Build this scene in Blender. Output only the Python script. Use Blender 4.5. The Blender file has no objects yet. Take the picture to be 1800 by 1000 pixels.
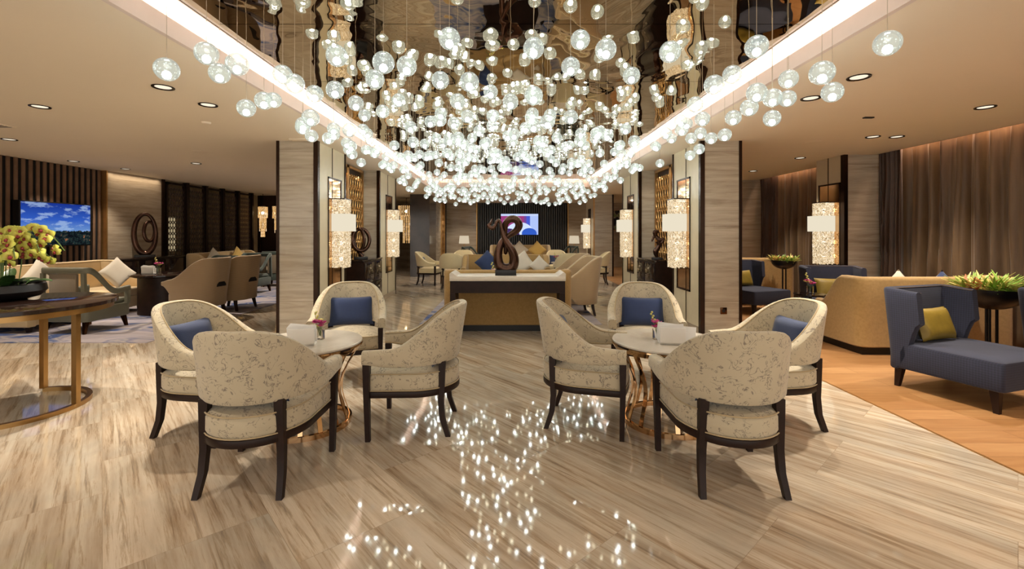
import bpy, bmesh, math, random
from mathutils import Vector, Matrix, noise
random.seed(7)
sc = bpy.context.scene
C = sc.collection
PI = math.pi
# ------------------------------------------------------------------ camera, world, exposure
cd = bpy.data.cameras.new('camera'); cam = bpy.data.objects.new('camera', cd); C.objects.link(cam)
cam.location = (0, 0, 1.4); cam.rotation_euler = (PI/2, 0, 0)
cd.lens = 16.0; cd.sensor_width = 36; cd.shift_x = 0.0028; cd.shift_y = -0.05; cd.clip_end = 60
sc.camera = cam
w = bpy.data.worlds.new('world'); sc.world = w; w.use_nodes = True
bg = w.node_tree.nodes['Background']; bg.inputs[0].default_value = (1.0, 0.93, 0.84, 1); bg.inputs[1].default_value = 1.7
sc.view_settings.view_transform = 'Standard'; sc.view_settings.look = 'None'
sc.view_settings.exposure = 0.0; sc.view_settings.gamma = 1.0
sc.view_settings.use_curve_mapping = False
WARM = (1.0, 0.88, 0.73)

def area_light(name, loc, rot, sx, sy, e, col=WARM):
    l = bpy.data.lights.new(name, 'AREA'); l.shape = 'RECTANGLE'; l.size = sx; l.size_y = sy
    l.energy = e; l.color = col
    o = bpy.data.objects.new(name, l); C.objects.link(o); o.location = loc; o.rotation_euler = rot
    return o
def spot_light(loc, e, ang=75, blend=0.5, col=WARM, size=0.03):
    l = bpy.data.lights.new('downlight_lamp', 'SPOT'); l.energy = e; l.color = col
    l.spot_size = math.radians(ang); l.spot_blend = blend; l.shadow_soft_size = size
    o = bpy.data.objects.new('downlight_lamp', l); C.objects.link(o); o.location = loc
    return o
# curtain pocket strips, wall washer over the stone panel
area_light('curtain_strip_light', (6.0, 3.9, 2.88), (0, math.radians(12), 0), .06, 6.4, 90, (1, .66, .46))
area_light('curtain_strip_light', (6.0, 9.3, 2.88), (0, math.radians(12), 0), .06, 2.6, 36, (1, .66, .46))
for yy in (9.25, 9.4, 9.55, 9.7, 9.85, 10.0, 10.15, 10.3, 10.45): spot_light((-8.0, yy, 2.645), 1.8, 150, 1, (1, .82, .6), .01).rotation_euler = (0, math.radians(12), 0)

# ------------------------------------------------------------------ helpers
def lin(c):
    if isinstance(c, (int, float)): c = (c, c, c)
    return tuple(((v/255)/12.92 if v/255 <= .04045 else (((v/255)+.055)/1.055)**2.4) for v in c) + (1,)
class NT:
    def __init__(s, name):
        s.m = bpy.data.materials.new(name); s.m.use_nodes = True
        s.t = s.m.node_tree; s.t.nodes.clear()
        s.out = s.n('ShaderNodeOutputMaterial')
    def n(s, typ, **kw):
        nd = s.t.nodes.new(typ)
        for k, v in kw.items(): setattr(nd, k, v)
        return nd
    def l(s, a, b): s.t.links.new(a, b)
    def set(s, sock, v):
        if hasattr(v, 'is_linked') or hasattr(v, 'links'): s.l(v, sock)
        else: sock.default_value = v
    def math(s, op, a, b=0.0, c=None):
        nd = s.n('ShaderNodeMath', operation=op); s.set(nd.inputs[0], a); s.set(nd.inputs[1], b)
        if c is not None: s.set(nd.inputs[2], c)
        return nd.outputs[0]
    def coord(s, kind='Object', scale=(1, 1, 1), rot=(0, 0, 0), loc=(0, 0, 0)):
        tc = s.n('ShaderNodeTexCoord'); mp = s.n('ShaderNodeMapping')
        s.l(tc.outputs[kind], mp.inputs[0]); mp.inputs['Scale'].default_value = scale
        mp.inputs['Rotation'].default_value = rot; mp.inputs['Location'].default_value = loc
        return mp.outputs[0]
    def noise(s, vec, scale=5, detail=3, rough=.5, dist=0):
        nd = s.n('ShaderNodeTexNoise'); s.l(vec, nd.inputs['Vector'])
        nd.inputs['Scale'].default_value = scale; nd.inputs['Detail'].default_value = detail
        nd.inputs['Roughness'].default_value = rough; nd.inputs['Distortion'].default_value = dist
        return nd.outputs['Fac']
    def ramp(s, fac, stops, interp='LINEAR'):
        nd = s.n('ShaderNodeValToRGB'); nd.color_ramp.interpolation = interp
        e = nd.color_ramp.elements
        while len(e) < len(stops): e.new(.5)
        for i, (p, c) in enumerate(stops):
            e[i].position = p; e[i].color = c if len(c) == 4 else tuple(c)+(1,)
        s.set(nd.inputs[0], fac); return nd.outputs[0]
    def mix(s, fac, a, b, mode='MIX'):
        nd = s.n('ShaderNodeMix', data_type='RGBA', blend_type=mode)
        s.set(nd.inputs[0], fac); s.set(nd.inputs[6], a); s.set(nd.inputs[7], b); return nd.outputs[2]
    def bump(s, h, strength=.3, dist=.01):
        nd = s.n('ShaderNodeBump'); nd.inputs['Strength'].default_value = strength
        nd.inputs['Distance'].default_value = dist; s.l(h, nd.inputs['Height']); return nd.outputs[0]
    def pbsdf(s, col, rough=.5, metal=0, normal=None, **kw):
        b = s.n('ShaderNodeBsdfPrincipled')
        s.set(b.inputs['Base Color'], col); s.set(b.inputs['Roughness'], rough); s.set(b.inputs['Metallic'], metal)
        if normal is not None: s.l(normal, b.inputs['Normal'])
        for k, v in kw.items(): s.set(b.inputs[k.replace('_', ' ')], v)
        s.l(b.outputs[0], s.out.inputs[0]); return b
def plain(name, col, rough=.5, metal=0, var=.12, nscale=8, bump=0, **kw):
    t = NT(name); v = t.coord()
    n = t.noise(v, nscale, 4)
    c = lin(col); d = tuple(x*(1-var) for x in c[:3])+(1,); l = tuple(min(1, x*(1+var)) for x in c[:3])+(1,)
    cc = t.ramp(n, [(.3, d), (.7, l)])
    nm = t.bump(t.noise(v, 160, 3), bump, .004) if bump else None
    t.pbsdf(cc, rough, metal, nm, **kw); return t.m
def emis(name, col, s):
    t = NT(name); e = t.n('ShaderNodeEmission'); e.inputs[0].default_value = lin(col); e.inputs[1].default_value = s
    t.l(e.outputs[0], t.out.inputs[0]); return t.m

MT = {}
# --- marble floor: rectangular slabs laid diagonally, straight brown-grey veins along each slab
def mk_floor():
    t = NT('vein_marble_floor')
    v = t.coord('Object', rot=(0, 0, math.radians(-131.8)))
    br = t.n('ShaderNodeTexBrick'); t.l(v, br.inputs['Vector'])
    br.inputs['Color1'].default_value = (0, 0, 0, 1); br.inputs['Color2'].default_value = (1, 1, 1, 1)
    br.inputs['Mortar'].default_value = (.5, .5, .5, 1)
    br.inputs['Scale'].default_value = 1; br.inputs['Mortar Size'].default_value = .0012
    br.inputs['Mortar Smooth'].default_value = 0
    br.inputs['Brick Width'].default_value = 1.25; br.inputs['Row Height'].default_value = .62
    br.offset = .37
    rnd = br.outputs['Color']
    sx = t.n('ShaderNodeSeparateXYZ'); t.l(v, sx.inputs[0])
    r = t.n('ShaderNodeSeparateColor'); t.l(rnd, r.inputs[0]); rr = r.outputs[0]
    off = t.math('MULTIPLY', rr, 37.0)
    def vec(kx, ky):
        cb = t.n('ShaderNodeCombineXYZ')
        t.l(t.math('ADD', t.math('MULTIPLY', sx.outputs[0], kx), off), cb.inputs[0])
        t.l(t.math('MULTIPLY', sx.outputs[1], ky), cb.inputs[1]); t.l(off, cb.inputs[2]); return cb.outputs[0]
    n1 = t.noise(vec(.6, 9.0), 1.0, 7, .66, .3)
    n2 = t.noise(vec(1.5, 32.0), 1.0, 6, .75, .4)
    n3 = t.noise(vec(2.2, 3.2), 1.0, 4, .55, .6)
    base = t.ramp(n1, [(.28, lin((160, 138, 114))), (.42, lin((192, 172, 148))), (.56, lin((212, 196, 174))), (.74, lin((226, 214, 196)))])
    fine = t.ramp(n2, [(.33, lin((112, 86, 62))), (.43, lin((208, 192, 170))), (.5, (1, 1, 1, 1))])
    c = t.mix(.6, base, fine, 'MULTIPLY')
    grey = t.ramp(n3, [(.42, (0, 0, 0, 1)), (.68, (1, 1, 1, 1))])
    c = t.mix(t.math('MULTIPLY', grey, .38), c, lin((168, 164, 152)))
    tint = t.ramp(rr, [(0, (.80, .80, .80, 1)), (1, (1.0, 1.0, 1.0, 1))])
    c = t.mix(1.0, c, tint, 'MULTIPLY')
    c = t.mix(t.math('MULTIPLY', br.outputs['Fac'], .45), c, lin((130, 110, 88)))
    # every slab lies a hair out of level
    wn = t.n('ShaderNodeTexWhiteNoise', noise_dimensions='1D'); t.l(rr, wn.inputs['W'])
    s1 = t.n('ShaderNodeVectorMath', operation='SUBTRACT'); t.l(wn.outputs['Color'], s1.inputs[0]); s1.inputs[1].default_value = (.5, .5, .5)
    s2 = t.n('ShaderNodeVectorMath', operation='MULTIPLY'); t.l(s1.outputs[0], s2.inputs[0]); s2.inputs[1].default_value = (.022, .022, 0)
    ge = t.n('ShaderNodeNewGeometry'); s3 = t.n('ShaderNodeVectorMath', operation='ADD')
    t.l(ge.outputs['Normal'], s3.inputs[0]); t.l(s2.outputs[0], s3.inputs[1])
    s4 = t.n('ShaderNodeVectorMath', operation='NORMALIZE'); t.l(s3.outputs[0], s4.inputs[0])
    t.pbsdf(c, .045, 0, s4.outputs[0], IOR=1.5); return t.m
MT['floor'] = mk_floor()
def mk_stone(name, axis='z', dark=(140, 126, 108), mid=(174, 161, 142), light=(198, 188, 170), joint=1.02, seed=0.0):
    # wall travertine with horizontal streaks and slab joints; veins run along x and y
    t = NT(name)
    v = t.coord('Object', scale=(1.3, 1.3, 16), loc=(seed, seed, seed*3))
    n1 = t.noise(v, 1, 7, .62, .5)
    v2 = t.coord('Object', scale=(.6, .6, 4.5), loc=(seed+3, 0, 1)); n2 = t.noise(v2, 1, 4, .5, .3)
    c = t.ramp(n1, [(.3, lin(dark)), (.47, lin(mid)), (.68, lin(light))])
    c = t.mix(t.math('MULTIPLY', n2, .5), c, lin((186, 176, 158)))
    g = t.coord('Object'); sp = t.n('ShaderNodeSeparateXYZ'); t.l(g, sp.inputs[0])
    fr = t.math('FRACT', t.math('DIVIDE', t.math('ADD', sp.outputs[2], .55), joint))
    line = t.math('LESS_THAN', fr, .005)
    c = t.mix(t.math('MULTIPLY', line, .6), c, lin((95, 78, 60)))
    t.pbsdf(c, .16, 0, None); return t.m
MT['stone'] = mk_stone('streaked_travertine')
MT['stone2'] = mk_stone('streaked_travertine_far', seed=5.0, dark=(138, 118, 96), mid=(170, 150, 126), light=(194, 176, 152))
MT['darkstone'] = plain('dark_brown_marble', (58, 46, 38), .12, var=.35, nscale=2.5)
def mk_wood():
    t = NT('oak_plank_floor')
    v = t.coord('Object')
    br = t.n('ShaderNodeTexBrick'); t.l(v, br.inputs['Vector'])
    br.inputs['Color1'].default_value = lin((190, 146, 98)); br.inputs['Color2'].default_value = lin((168, 124, 78))
    br.inputs['Mortar'].default_value = lin((120, 80, 44)); br.inputs['Scale'].default_value = 1
    br.inputs['Mortar Size'].default_value = .002; br.inputs['Brick Width'].default_value = 1.4; br.inputs['Row Height'].default_value = .19
    n = t.noise(t.coord('Object', scale=(1.5, 14, 1)), 1.5, 6, .6, .8)
    c = t.mix(.5, br.outputs[0], t.ramp(n, [(.3, lin((190, 150, 110))), (.7, (1, 1, 1, 1))]), 'MULTIPLY')
    t.pbsdf(c, .38); return t.m
MT['wood'] = mk_wood()
MT['ceil'] = plain('painted_ceiling', (240, 226, 203), .75, var=.02, nscale=.6)
MT['fascia'] = plain('fascia_paint', (226, 208, 196), .5, var=.02)
MT['cream'] = plain('cream_leather_panel', (206, 192, 162), .35, var=.03)
MT['bronze'] = plain('dark_bronze', (84, 56, 34), .22, 1, var=.1)
MT['bronze_dark'] = plain('dark_bronze_trim', (52, 36, 26), .25, .8, var=.1)
MT['gold'] = plain('antique_gold_metal', (196, 150, 92), .32, .8, var=.1)
MT['rose'] = plain('polished_rose_gold', (214, 174, 130), .08, 1, var=.06)
MT['satin_gold'] = plain('satin_brass', (174, 138, 88), .28, 1, var=.06)
MT['darkwood'] = plain('espresso_wood', (36, 21, 15), .42, var=.25, nscale=14, Specular_IOR_Level=.25)
MT['lacquer'] = plain('dark_lacquer', (36, 24, 20), .08, var=.2, nscale=6)
MT['black'] = plain('black_metal', (18, 16, 16), .35, .2)
MT['slat'] = plain('walnut_slat', (122, 94, 74), .5, var=.15)
MT['blackslat'] = plain('smoky_black_slat', (50, 46, 44), .35, var=.2)
MT['blackwall'] = plain('black_backing', (14, 12, 12), .8)
MT['bronze_sculpt'] = plain('brown_bronze_cast', (72, 48, 36), .22, .75, var=.3, nscale=5)
MT['white'] = plain('white_ceramic', (232, 228, 220), .3, var=.02)
MT['whitetop'] = plain('ivory_stone_top', (206, 196, 180), .3, var=.05)
MT['paper'] = plain('white_paper', (238, 236, 232), .8, var=.02)
MT['whitemarble'] = mk_stone('white_vein_tabletop', dark=(176, 164, 148), mid=(212, 204, 192), light=(232, 226, 216), joint=50)
MT['glass'] = None
MT['screenwood'] = plain('brown_screen_wood', (74, 56, 46), .3)
MT['dimwall'] = plain('dim_olive_wall', (168, 148, 116), .7)
MT['nicheback'] = plain('brown_niche_lining', (110, 76, 44), .35, .4)
def fabric(name, col, col2, stripe=None, rough=.9, sheen=.3, bump=.25, ns=9):
    t = NT(name); v = t.coord()
    n = t.noise(v, ns, 5, .7); f = t.noise(v, 220, 2)
    c = t.mix(n, lin(col), lin(col2))
    if stripe:
        k, amt, sc_ = stripe
        sp = t.n('ShaderNodeSeparateXYZ'); t.l(v, sp.inputs[0])
        s = t.math('MULTIPLY', t.math('ADD', t.math('SINE', t.math('MULTIPLY', sp.outputs[2], k)), 1), .5)
        if sc_:
            s2 = t.math('MULTIPLY', t.math('ADD', t.math('SINE', t.math('MULTIPLY', t.math('ADD', sp.outputs[0], sp.outputs[1]), sc_)), 1), .5)
            s = t.math('MULTIPLY', t.math('ADD', s, s2), .5)
        c = t.mix(t.math('MULTIPLY', s, amt), c, lin(tuple(x*.45 for x in col)))
    t.pbsdf(c, rough, 0, t.bump(f, bump, .002), Sheen_Weight=sheen); return t.m
def mk_squiggle():
    t = NT('cream_crackle_jacquard'); v = t.coord()
    n = t.noise(v, 15.5, 2, .5, 2.0)
    d = t.math('ABSOLUTE', t.math('SUBTRACT', n, .5))
    ln = t.ramp(d, [(.012, (1, 1, 1, 1)), (.032, (0, 0, 0, 1))])
    mk = t.ramp(t.noise(v, 19, 2), [(.46, (0, 0, 0, 1)), (.51, (1, 1, 1, 1))])
    c = t.mix(t.noise(v, 6, 3), lin((182, 169, 142)), lin((196, 183, 156)))
    c = t.mix(t.math('MULTIPLY', t.math('MULTIPLY', ln, mk), .7), c, lin((96, 84, 80)))
    t.pbsdf(c, .8, 0, t.bump(t.noise(v, 200, 2), .2, .002), Sheen_Weight=.25); return t.m
MT['jacquard'] = mk_squiggle()
MT['piping'] = fabric('piping_cord', (168, 148, 112), (180, 160, 124))
MT['creamfab'] = fabric('plain_cream_fabric', (208, 190, 148), (220, 204, 164))
MT['velvet'] = fabric('gold_velvet', (138, 108, 62), (188, 153, 98), sheen=.2, ns=34)
MT['velvetlight'] = fabric('pale_gold_velvet', (196, 168, 120), (214, 188, 142), sheen=.6)
MT['striped'] = fabric('beige_ribbed_fabric', (176, 148, 112), (186, 158, 122), stripe=(420, .35, 0))
MT['greygreen'] = fabric('grey_green_leather', (104, 102, 84), (118, 116, 98), rough=.5, sheen=0, bump=.05)
MT['green'] = fabric('dark_green_fabric', (62, 72, 64), (76, 86, 78))
MT['greypanel'] = fabric('taupe_fabric', (122, 108, 88), (134, 120, 98))
MT['navy'] = fabric('navy_woven_check', (36, 39, 58), (46, 50, 72), stripe=(330, .6, 330), sheen=.06)
MT['navyp'] = fabric('blue_pillow_cloth', (36, 52, 90), (46, 64, 106), stripe=(500, .3, 500))
MT['mustard'] = fabric('mustard_satin', (104, 84, 22), (150, 126, 44), rough=.5, sheen=0, bump=.05)
MT['offwhite'] = fabric('off_white_cushion', (200, 190, 172), (214, 204, 188))
MT['goldpillow'] = fabric('gold_cushion', (206, 170, 92), (220, 186, 110))
def mk_carpet():
    t = NT('blue_grey_abstract_carpet'); v = t.coord()
    n = t.noise(t.coord('Object', scale=(.8, 1.6, 1)), 1.1, 3, .5, 1.2)
    c = t.ramp(n, [(.30, lin((150, 140, 142))), (.44, lin((168, 158, 160))), (.50, lin((122, 120, 140))), (.535, lin((172, 162, 156))), (.60, lin((62, 82, 130))), (.66, lin((60, 80, 128))), (.67, lin((172, 164, 160)))])
    t.pbsdf(c, .95, 0, t.bump(t.noise(v, 240, 2), .3, .003)); return t.m
MT['carpet'] = mk_carpet()
def mk_curtain():
    t = NT('brown_silk_curtain'); v = t.coord()
    n = t.noise(t.coord('Object', scale=(1, 9, .5)), 1.6, 4, .6)
    f = t.noise(t.coord('Object', scale=(1, 3, 60)), 3, 3, .6)
    c = t.ramp(n, [(.3, lin((78, 56, 34))), (.5, lin((104, 80, 52))), (.7, lin((124, 98, 66)))])
    c = t.mix(t.math('MULTIPLY', f, .3), c, lin((70, 50, 32)))
    t.pbsdf(c, .5, 0, None, Sheen_Weight=.3); return t.m
MT['curtain'] = mk_curtain()
MT['curtaindark'] = fabric('dark_brown_drape', (58, 38, 24), (84, 58, 38), rough=.5)
def mk_mirror():
    t = NT('rippled_bronze_mirror')
    v = t.coord('Object', scale=(1.0, .8, 1))
    h = t.noise(v, 1.5, 2, .4, .6)
    nb = t.n('ShaderNodeBump'); nb.inputs['Strength'].default_value = 1; nb.inputs['Distance'].default_value = .016
    t.l(h, nb.inputs['Height'])
    t.pbsdf(lin((214, 200, 176)), .012, 1, nb.outputs[0]); return t.m
MT['mirror'] = mk_mirror()
def mk_globe():
    t = NT('bubbled_lit_glass'); v = t.coord()
    vo = t.n('ShaderNodeTexVoronoi'); t.l(v, vo.inputs['Vector']); vo.inputs['Scale'].default_value = 62
    sp = t.ramp(vo.outputs['Distance'], [(.18, (1, 1, 1, 1)), (.34, (0, 0, 0, 1))])
    msk = t.ramp(t.noise(v, 38, 2), [(.44, (0, 0, 0, 1)), (.56, (1, 1, 1, 1))])
    bub = t.math('MULTIPLY', sp, msk)
    lw = t.n('ShaderNodeLayerWeight'); lw.inputs[0].default_value = .25
    rim = t.ramp(lw.outputs['Facing'], [(.0, (.12, .12, .12, 1)), (.55, (0, 0, 0, 1)), (.82, (.65, .65, .65, 1)), (1, (.9, .9, .9, 1))])
    fac = t.math('MINIMUM', t.math('ADD', t.math('ADD', .2, t.math('MULTIPLY', bub, .75)), t.math('MULTIPLY', rim, .55)), 1.0)
    em = t.n('ShaderNodeEmission'); em.inputs[0].default_value = lin((240, 247, 238)); em.inputs[1].default_value = 1.2
    tr = t.n('ShaderNodeBsdfTransparent'); tr.inputs[0].default_value = (.86, .9, .86, 1)
    gl = t.n('ShaderNodeBsdfGlossy'); gl.inputs['Roughness'].default_value = .05
    m1 = t.n('ShaderNodeMixShader'); t.l(fac, m1.inputs[0]); t.l(tr.outputs[0], m1.inputs[1]); t.l(em.outputs[0], m1.inputs[2])
    m2 = t.n('ShaderNodeMixShader'); t.l(t.math('MULTIPLY', lw.outputs['Fresnel'], .6), m2.inputs[0]); t.l(m1.outputs[0], m2.inputs[1]); t.l(gl.outputs[0], m2.inputs[2])
    t.l(m2.outputs[0], t.out.inputs[0]); return t.m
MT['globe'] = mk_globe()
MT['bulb'] = emis('led_bulb', (250, 253, 255), 45)
MT['cord'] = plain('steel_cord', (186, 172, 150), .4, .5)
MT['cove'] = emis('cove_led_diffuser', (255, 238, 222), 7)
def mk_crystal(name, strength, hue=(255, 222, 170)):
    t = NT(name); v = t.coord('Object', scale=(1, 1, 1))
    vo = t.n('ShaderNodeTexVoronoi'); t.l(v, vo.inputs['Vector']); vo.inputs['Scale'].default_value = 60
    c = t.ramp(vo.outputs['Distance'], [(.1, lin((255, 250, 236))), (.45, lin(hue)), (.8, lin(tuple(x*.62 for x in hue)))])
    em = t.n('ShaderNodeEmission'); t.l(c, em.inputs[0]); em.inputs[1].default_value = strength
    gl = t.n('ShaderNodeBsdfGlossy'); gl.inputs['Roughness'].default_value = .1
    m = t.n('ShaderNodeMixShader'); m.inputs[0].default_value = .25; t.l(em.outputs[0], m.inputs[1]); t.l(gl.outputs[0], m.inputs[2])
    t.l(m.outputs[0], t.out.inputs[0]); return t.m
MT['crystal'] = mk_crystal('lit_crystal_beads', 1.15)
MT['amber'] = mk_crystal('amber_crystal_rods', 1.1, (255, 190, 100))
MT['bulbwarm'] = emis('warm_bulb', (255, 220, 165), 14)
MT['shade'] = emis('lit_ivory_shade', (250, 238, 212), .88)
MT['lampshade'] = emis('lit_linen_shade', (240, 222, 192), .75)
MT['downglow'] = emis('downlight_lens', (255, 240, 214), 1.1)
MT['leaf'] = plain('glossy_leaf', (40, 70, 28), .25, var=.3)
MT['stem'] = plain('orchid_stem', (92, 112, 52), .5)
def mk_petal():
    t = NT('yellow_green_petal'); v = t.coord()
    ln = t.n('ShaderNodeVectorMath', operation='LENGTH'); t.l(v, ln.inputs[0])
    d = t.math('ADD', ln.outputs['Value'], t.math('MULTIPLY', t.noise(v, 120, 3), .012))
    c = t.ramp(t.math('MULTIPLY', d, 16), [(.24, lin((132, 62, 44))), (.36, lin((190, 168, 70))), (.62, lin((196, 196, 84))), (.85, lin((158, 172, 56)))])
    t.pbsdf(c, .45, 0); return t.m
MT['petal'] = mk_petal()
MT['lip'] = plain('crimson_lip', (140, 42, 44), .5)
MT['magenta'] = plain('magenta_petal', (176, 40, 110), .6)
MT['pinkpetal'] = plain('pale_pink_petal', (226, 180, 190), .6)
MT['succ1'] = plain('fresh_green_succulent', (122, 158, 52), .5, var=.25, nscale=30)
MT['succ2'] = plain('pale_yellow_succulent', (206, 196, 110), .5, var=.2, nscale=30)
MT['succ3'] = plain('rusty_succulent', (176, 98, 56), .5, var=.2, nscale=30)
t_ = NT('clear_glass'); t_.pbsdf((1, 1, 1, 1), .02, 0, None, Transmission_Weight=1.0, IOR=1.3); MT['glass'] = t_.m

def bmnew(): return bmesh.new()
def obj(name, bm, mat, parent=None, smooth=True, ang=38):
    bmesh.ops.recalc_face_normals(bm, faces=bm.faces[:])
    me = bpy.data.meshes.new(name)
    if smooth:
        a = math.radians(ang)
        for f in bm.faces: f.smooth = True
        for e in bm.edges:
            if len(e.link_faces) == 2 and e.calc_face_angle(0) > a: e.smooth = False
    bm.to_mesh(me); bm.free()
    o = bpy.data.objects.new(name, me); C.objects.link(o)
    me.materials.append(MT[mat] if isinstance(mat, str) else mat)
    if parent is not None: o.parent = parent
    return o
def tag(o, label, cat, group=None):
    o['label'] = label; o['category'] = cat
    if group: o['group'] = group
    return o
def struct(o): o['kind'] = 'structure'; return o
def thing(name, label, cat, loc=(0, 0, 0), rz=0, group=None):
    o = bpy.data.objects.new(name, None); C.objects.link(o); o.location = loc; o.rotation_euler = (0, 0, rz)
    o.empty_display_size = .1
    return tag(o, label, cat, group)
KIDS = {}
def dup(o, loc=None, rz=None, label=None, group=None, parent=None):
    c = o.copy(); C.objects.link(c)
    if parent is not None: c.parent = parent
    if loc is not None: c.location = loc
    if rz is not None: c.rotation_euler = (0, 0, rz)
    if label: c['label'] = label
    if group: c['group'] = group
    if o not in KIDS: KIDS[o] = list(o.children)
    for ch in KIDS[o]: dup(ch, parent=c)
    return c
def face(a): return math.radians(a-90)      # local +y looks towards compass angle a (0 = +X)
def box(bm, x0, x1, y0, y1, z0, z1, bev=0, seg=2):
    r = bmesh.ops.create_cube(bm, size=1)
    vs = r['verts']
    for v in vs:
        v.co = Vector(((x0+x1)/2+v.co.x*(x1-x0), (y0+y1)/2+v.co.y*(y1-y0), (z0+z1)/2+v.co.z*(z1-z0)))
    if bev:
        es = list({e for v in vs for e in v.link_edges})
        bmesh.ops.bevel(bm, geom=es, offset=bev, segments=seg, profile=.5, affect='EDGES')
def xbox(name, mat, x0, x1, y0, y1, z0, z1, parent=None, bev=0, seg=2):
    bm = bmnew(); box(bm, x0, x1, y0, y1, z0, z1, bev, seg); return obj(name, bm, mat, parent)
def tube(bm, pts, rad, n=8, closed=False, flat=1.0, caps=True):
    pts = [Vector(p) for p in pts]; N = len(pts)
    if not hasattr(rad, '__len__'): rad = [rad]*N
    rings = []; up = None
    for i, p in enumerate(pts):
        a = pts[(i-1) % N] if (closed or i > 0) else p; b = pts[(i+1) % N] if (closed or i < N-1) else p
        t = (b-a).normalized()
        if up is None:
            up = Vector((0, 0, 1)) if abs(t.z) < .9 else Vector((0, 1, 0))
        s = t.cross(up)
        if s.length < 1e-5: s = t.cross(Vector((1, 0, 0)))
        s.normalize(); u = s.cross(t).normalized(); up = u
        rings.append([bm.verts.new(p+(s*math.cos(k*2*PI/n)*rad[i]+u*math.sin(k*2*PI/n)*rad[i]*flat)) for k in range(n)])
    M = N if closed else N-1
    for i in range(M):
        A, B = rings[i], rings[(i+1) % N]
        for k in range(n): bm.faces.new((A[k], A[(k+1) % n], B[(k+1) % n], B[k]))
    if not closed and caps:
        bm.faces.new(rings[0]); bm.faces.new(rings[-1])
def lathe(bm, prof, n=32, c=(0, 0, 0)):
    rings = []
    for r, z in prof:
        if r < 1e-5: rings.append([bm.verts.new((c[0], c[1], c[2]+z))])
        else: rings.append([bm.verts.new((c[0]+r*math.cos(k*2*PI/n), c[1]+r*math.sin(k*2*PI/n), c[2]+z)) for k in range(n)])
    for A, B in zip(rings, rings[1:]):
        for k in range(n):
            if len(A) == 1 and len(B) == 1: continue
            if len(A) == 1: bm.faces.new((A[0], B[k], B[(k+1) % n]))
            elif len(B) == 1: bm.faces.new((A[k], A[(k+1) % n], B[0]))
            else: bm.faces.new((A[k], A[(k+1) % n], B[(k+1) % n], B[k]))
def smoothstep(a, b, x):
    t = max(0, min(1, (x-a)/(b-a))); return t*t*(3-2*t)
def interp(x, tab):
    if x <= tab[0][0]: return tab[0][1]
    for (a, va), (b, vb) in zip(tab, tab[1:]):
        if x <= b: return va+(vb-va)*smoothstep(a, b, x)
    return tab[-1][1]
def crom(pts, m=6, closed=False):
    P = [Vector(p) for p in pts]; N = len(P); out = []
    for i in range(N if closed else N-1):
        p0 = P[(i-1) % N] if (closed or i > 0) else P[0]; p1 = P[i]; p2 = P[(i+1) % N]
        p3 = P[(i+2) % N] if (closed or i < N-2) else P[-1]
        for k in range(m):
            t = k/m
            out.append(.5*((2*p1)+(p2-p0)*t+(2*p0-5*p1+4*p2-p3)*t*t+(-p0+3*p1-3*p2+p3)*t**3))
    if not closed: out.append(P[-1])
    return out
def shell(bm, pts, zb, zt, th, lean=None, hdiv=4):
    """upholstered wall following plan points; zb/zt/th/lean are functions of the plan point"""
    N = len(pts); rings = []; rim = []; rimb = []
    for i, (x, y) in enumerate(pts):
        a = pts[max(0, i-1)]; b = pts[min(N-1, i+1)]
        t = Vector((b[0]-a[0], b[1]-a[1])).normalized(); nr = Vector((t.y, -t.x))
        Z0, Z1, T = zb(x, y), zt(x, y), th(x, y); r = T*.42
        sec = []
        zs0 = Z0+.012; zs1 = max(Z1-r, zs0+.004)
        for k in range(hdiv+1): sec.append((.5, zs0+(zs1-zs0)*k/hdiv))
        sec += [(.40, zs1+(Z1-zs1)*.62), (.2, zs1+(Z1-zs1)*.93), (-.2, zs1+(Z1-zs1)*.93), (-.40, zs1+(Z1-zs1)*.62)]
        for k in range(hdiv+1): sec.append((-.5, zs1+(zs0-zs1)*k/hdiv))
        sec += [(-.38, Z0), (.38, Z0)]
        ring = []
        for u, z in sec:
            L = lean(x, y, z) if lean else (0, 0)
            ring.append(bm.verts.new((x+nr.x*u*T+L[0], y+nr.y*u*T+L[1], z)))
        rings.append(ring); rim.append(ring[hdiv+1].co.copy()+Vector((nr.x, nr.y, 0))*.003); rimb.append(ring[0].co.copy()+Vector((nr.x, nr.y, 0))*.003)
    m = len(rings[0])
    for A, B in zip(rings, rings[1:]):
        for k in range(m): bm.faces.new((A[k], A[(k+1) % m], B[(k+1) % m], B[k]))
    bm.faces.new(rings[0]); bm.faces.new(rings[-1])
    return rim, rimb
def slab(bm, outline, z0, z1, r=.02, crown=0.0):
    """cushion-like solid over a plan outline with rounded edges and a crowned top"""
    cx = sum(p[0] for p in outline)/len(outline); cy = sum(p[1] for p in outline)/len(outline)
    def ring(ins, z):
        out = []
        for x, y in outline:
            d = math.hypot(x-cx, y-cy); s = max(0, (d-ins)/d)
            out.append(bm.verts.new((cx+(x-cx)*s, cy+(y-cy)*s, z)))
        return out
    L = [ring(r, z0), ring(r*.3, z0+r*.3), ring(0, z0+r), ring(0, (z0+z1)/2), ring(0, z1-r), ring(r*.3, z1-r*.3), ring(r, z1)]
    d0 = min(math.hypot(x-cx, y-cy) for x, y in outline)
    for q, h in ((.35, .6), (.65, .9)): L.append(ring(r+(d0-r)*q, z1+crown*h))
    n = len(outline)
    for A, B in zip(L, L[1:]):
        for k in range(n): bm.faces.new((A[k], A[(k+1) % n], B[(k+1) % n], B[k]))
    bm.faces.new(L[0]); 
    c = bm.verts.new((cx, cy, z1+crown))
    for k in range(n): bm.faces.new((L[-1][k], L[-1][(k+1) % n], c))
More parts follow.
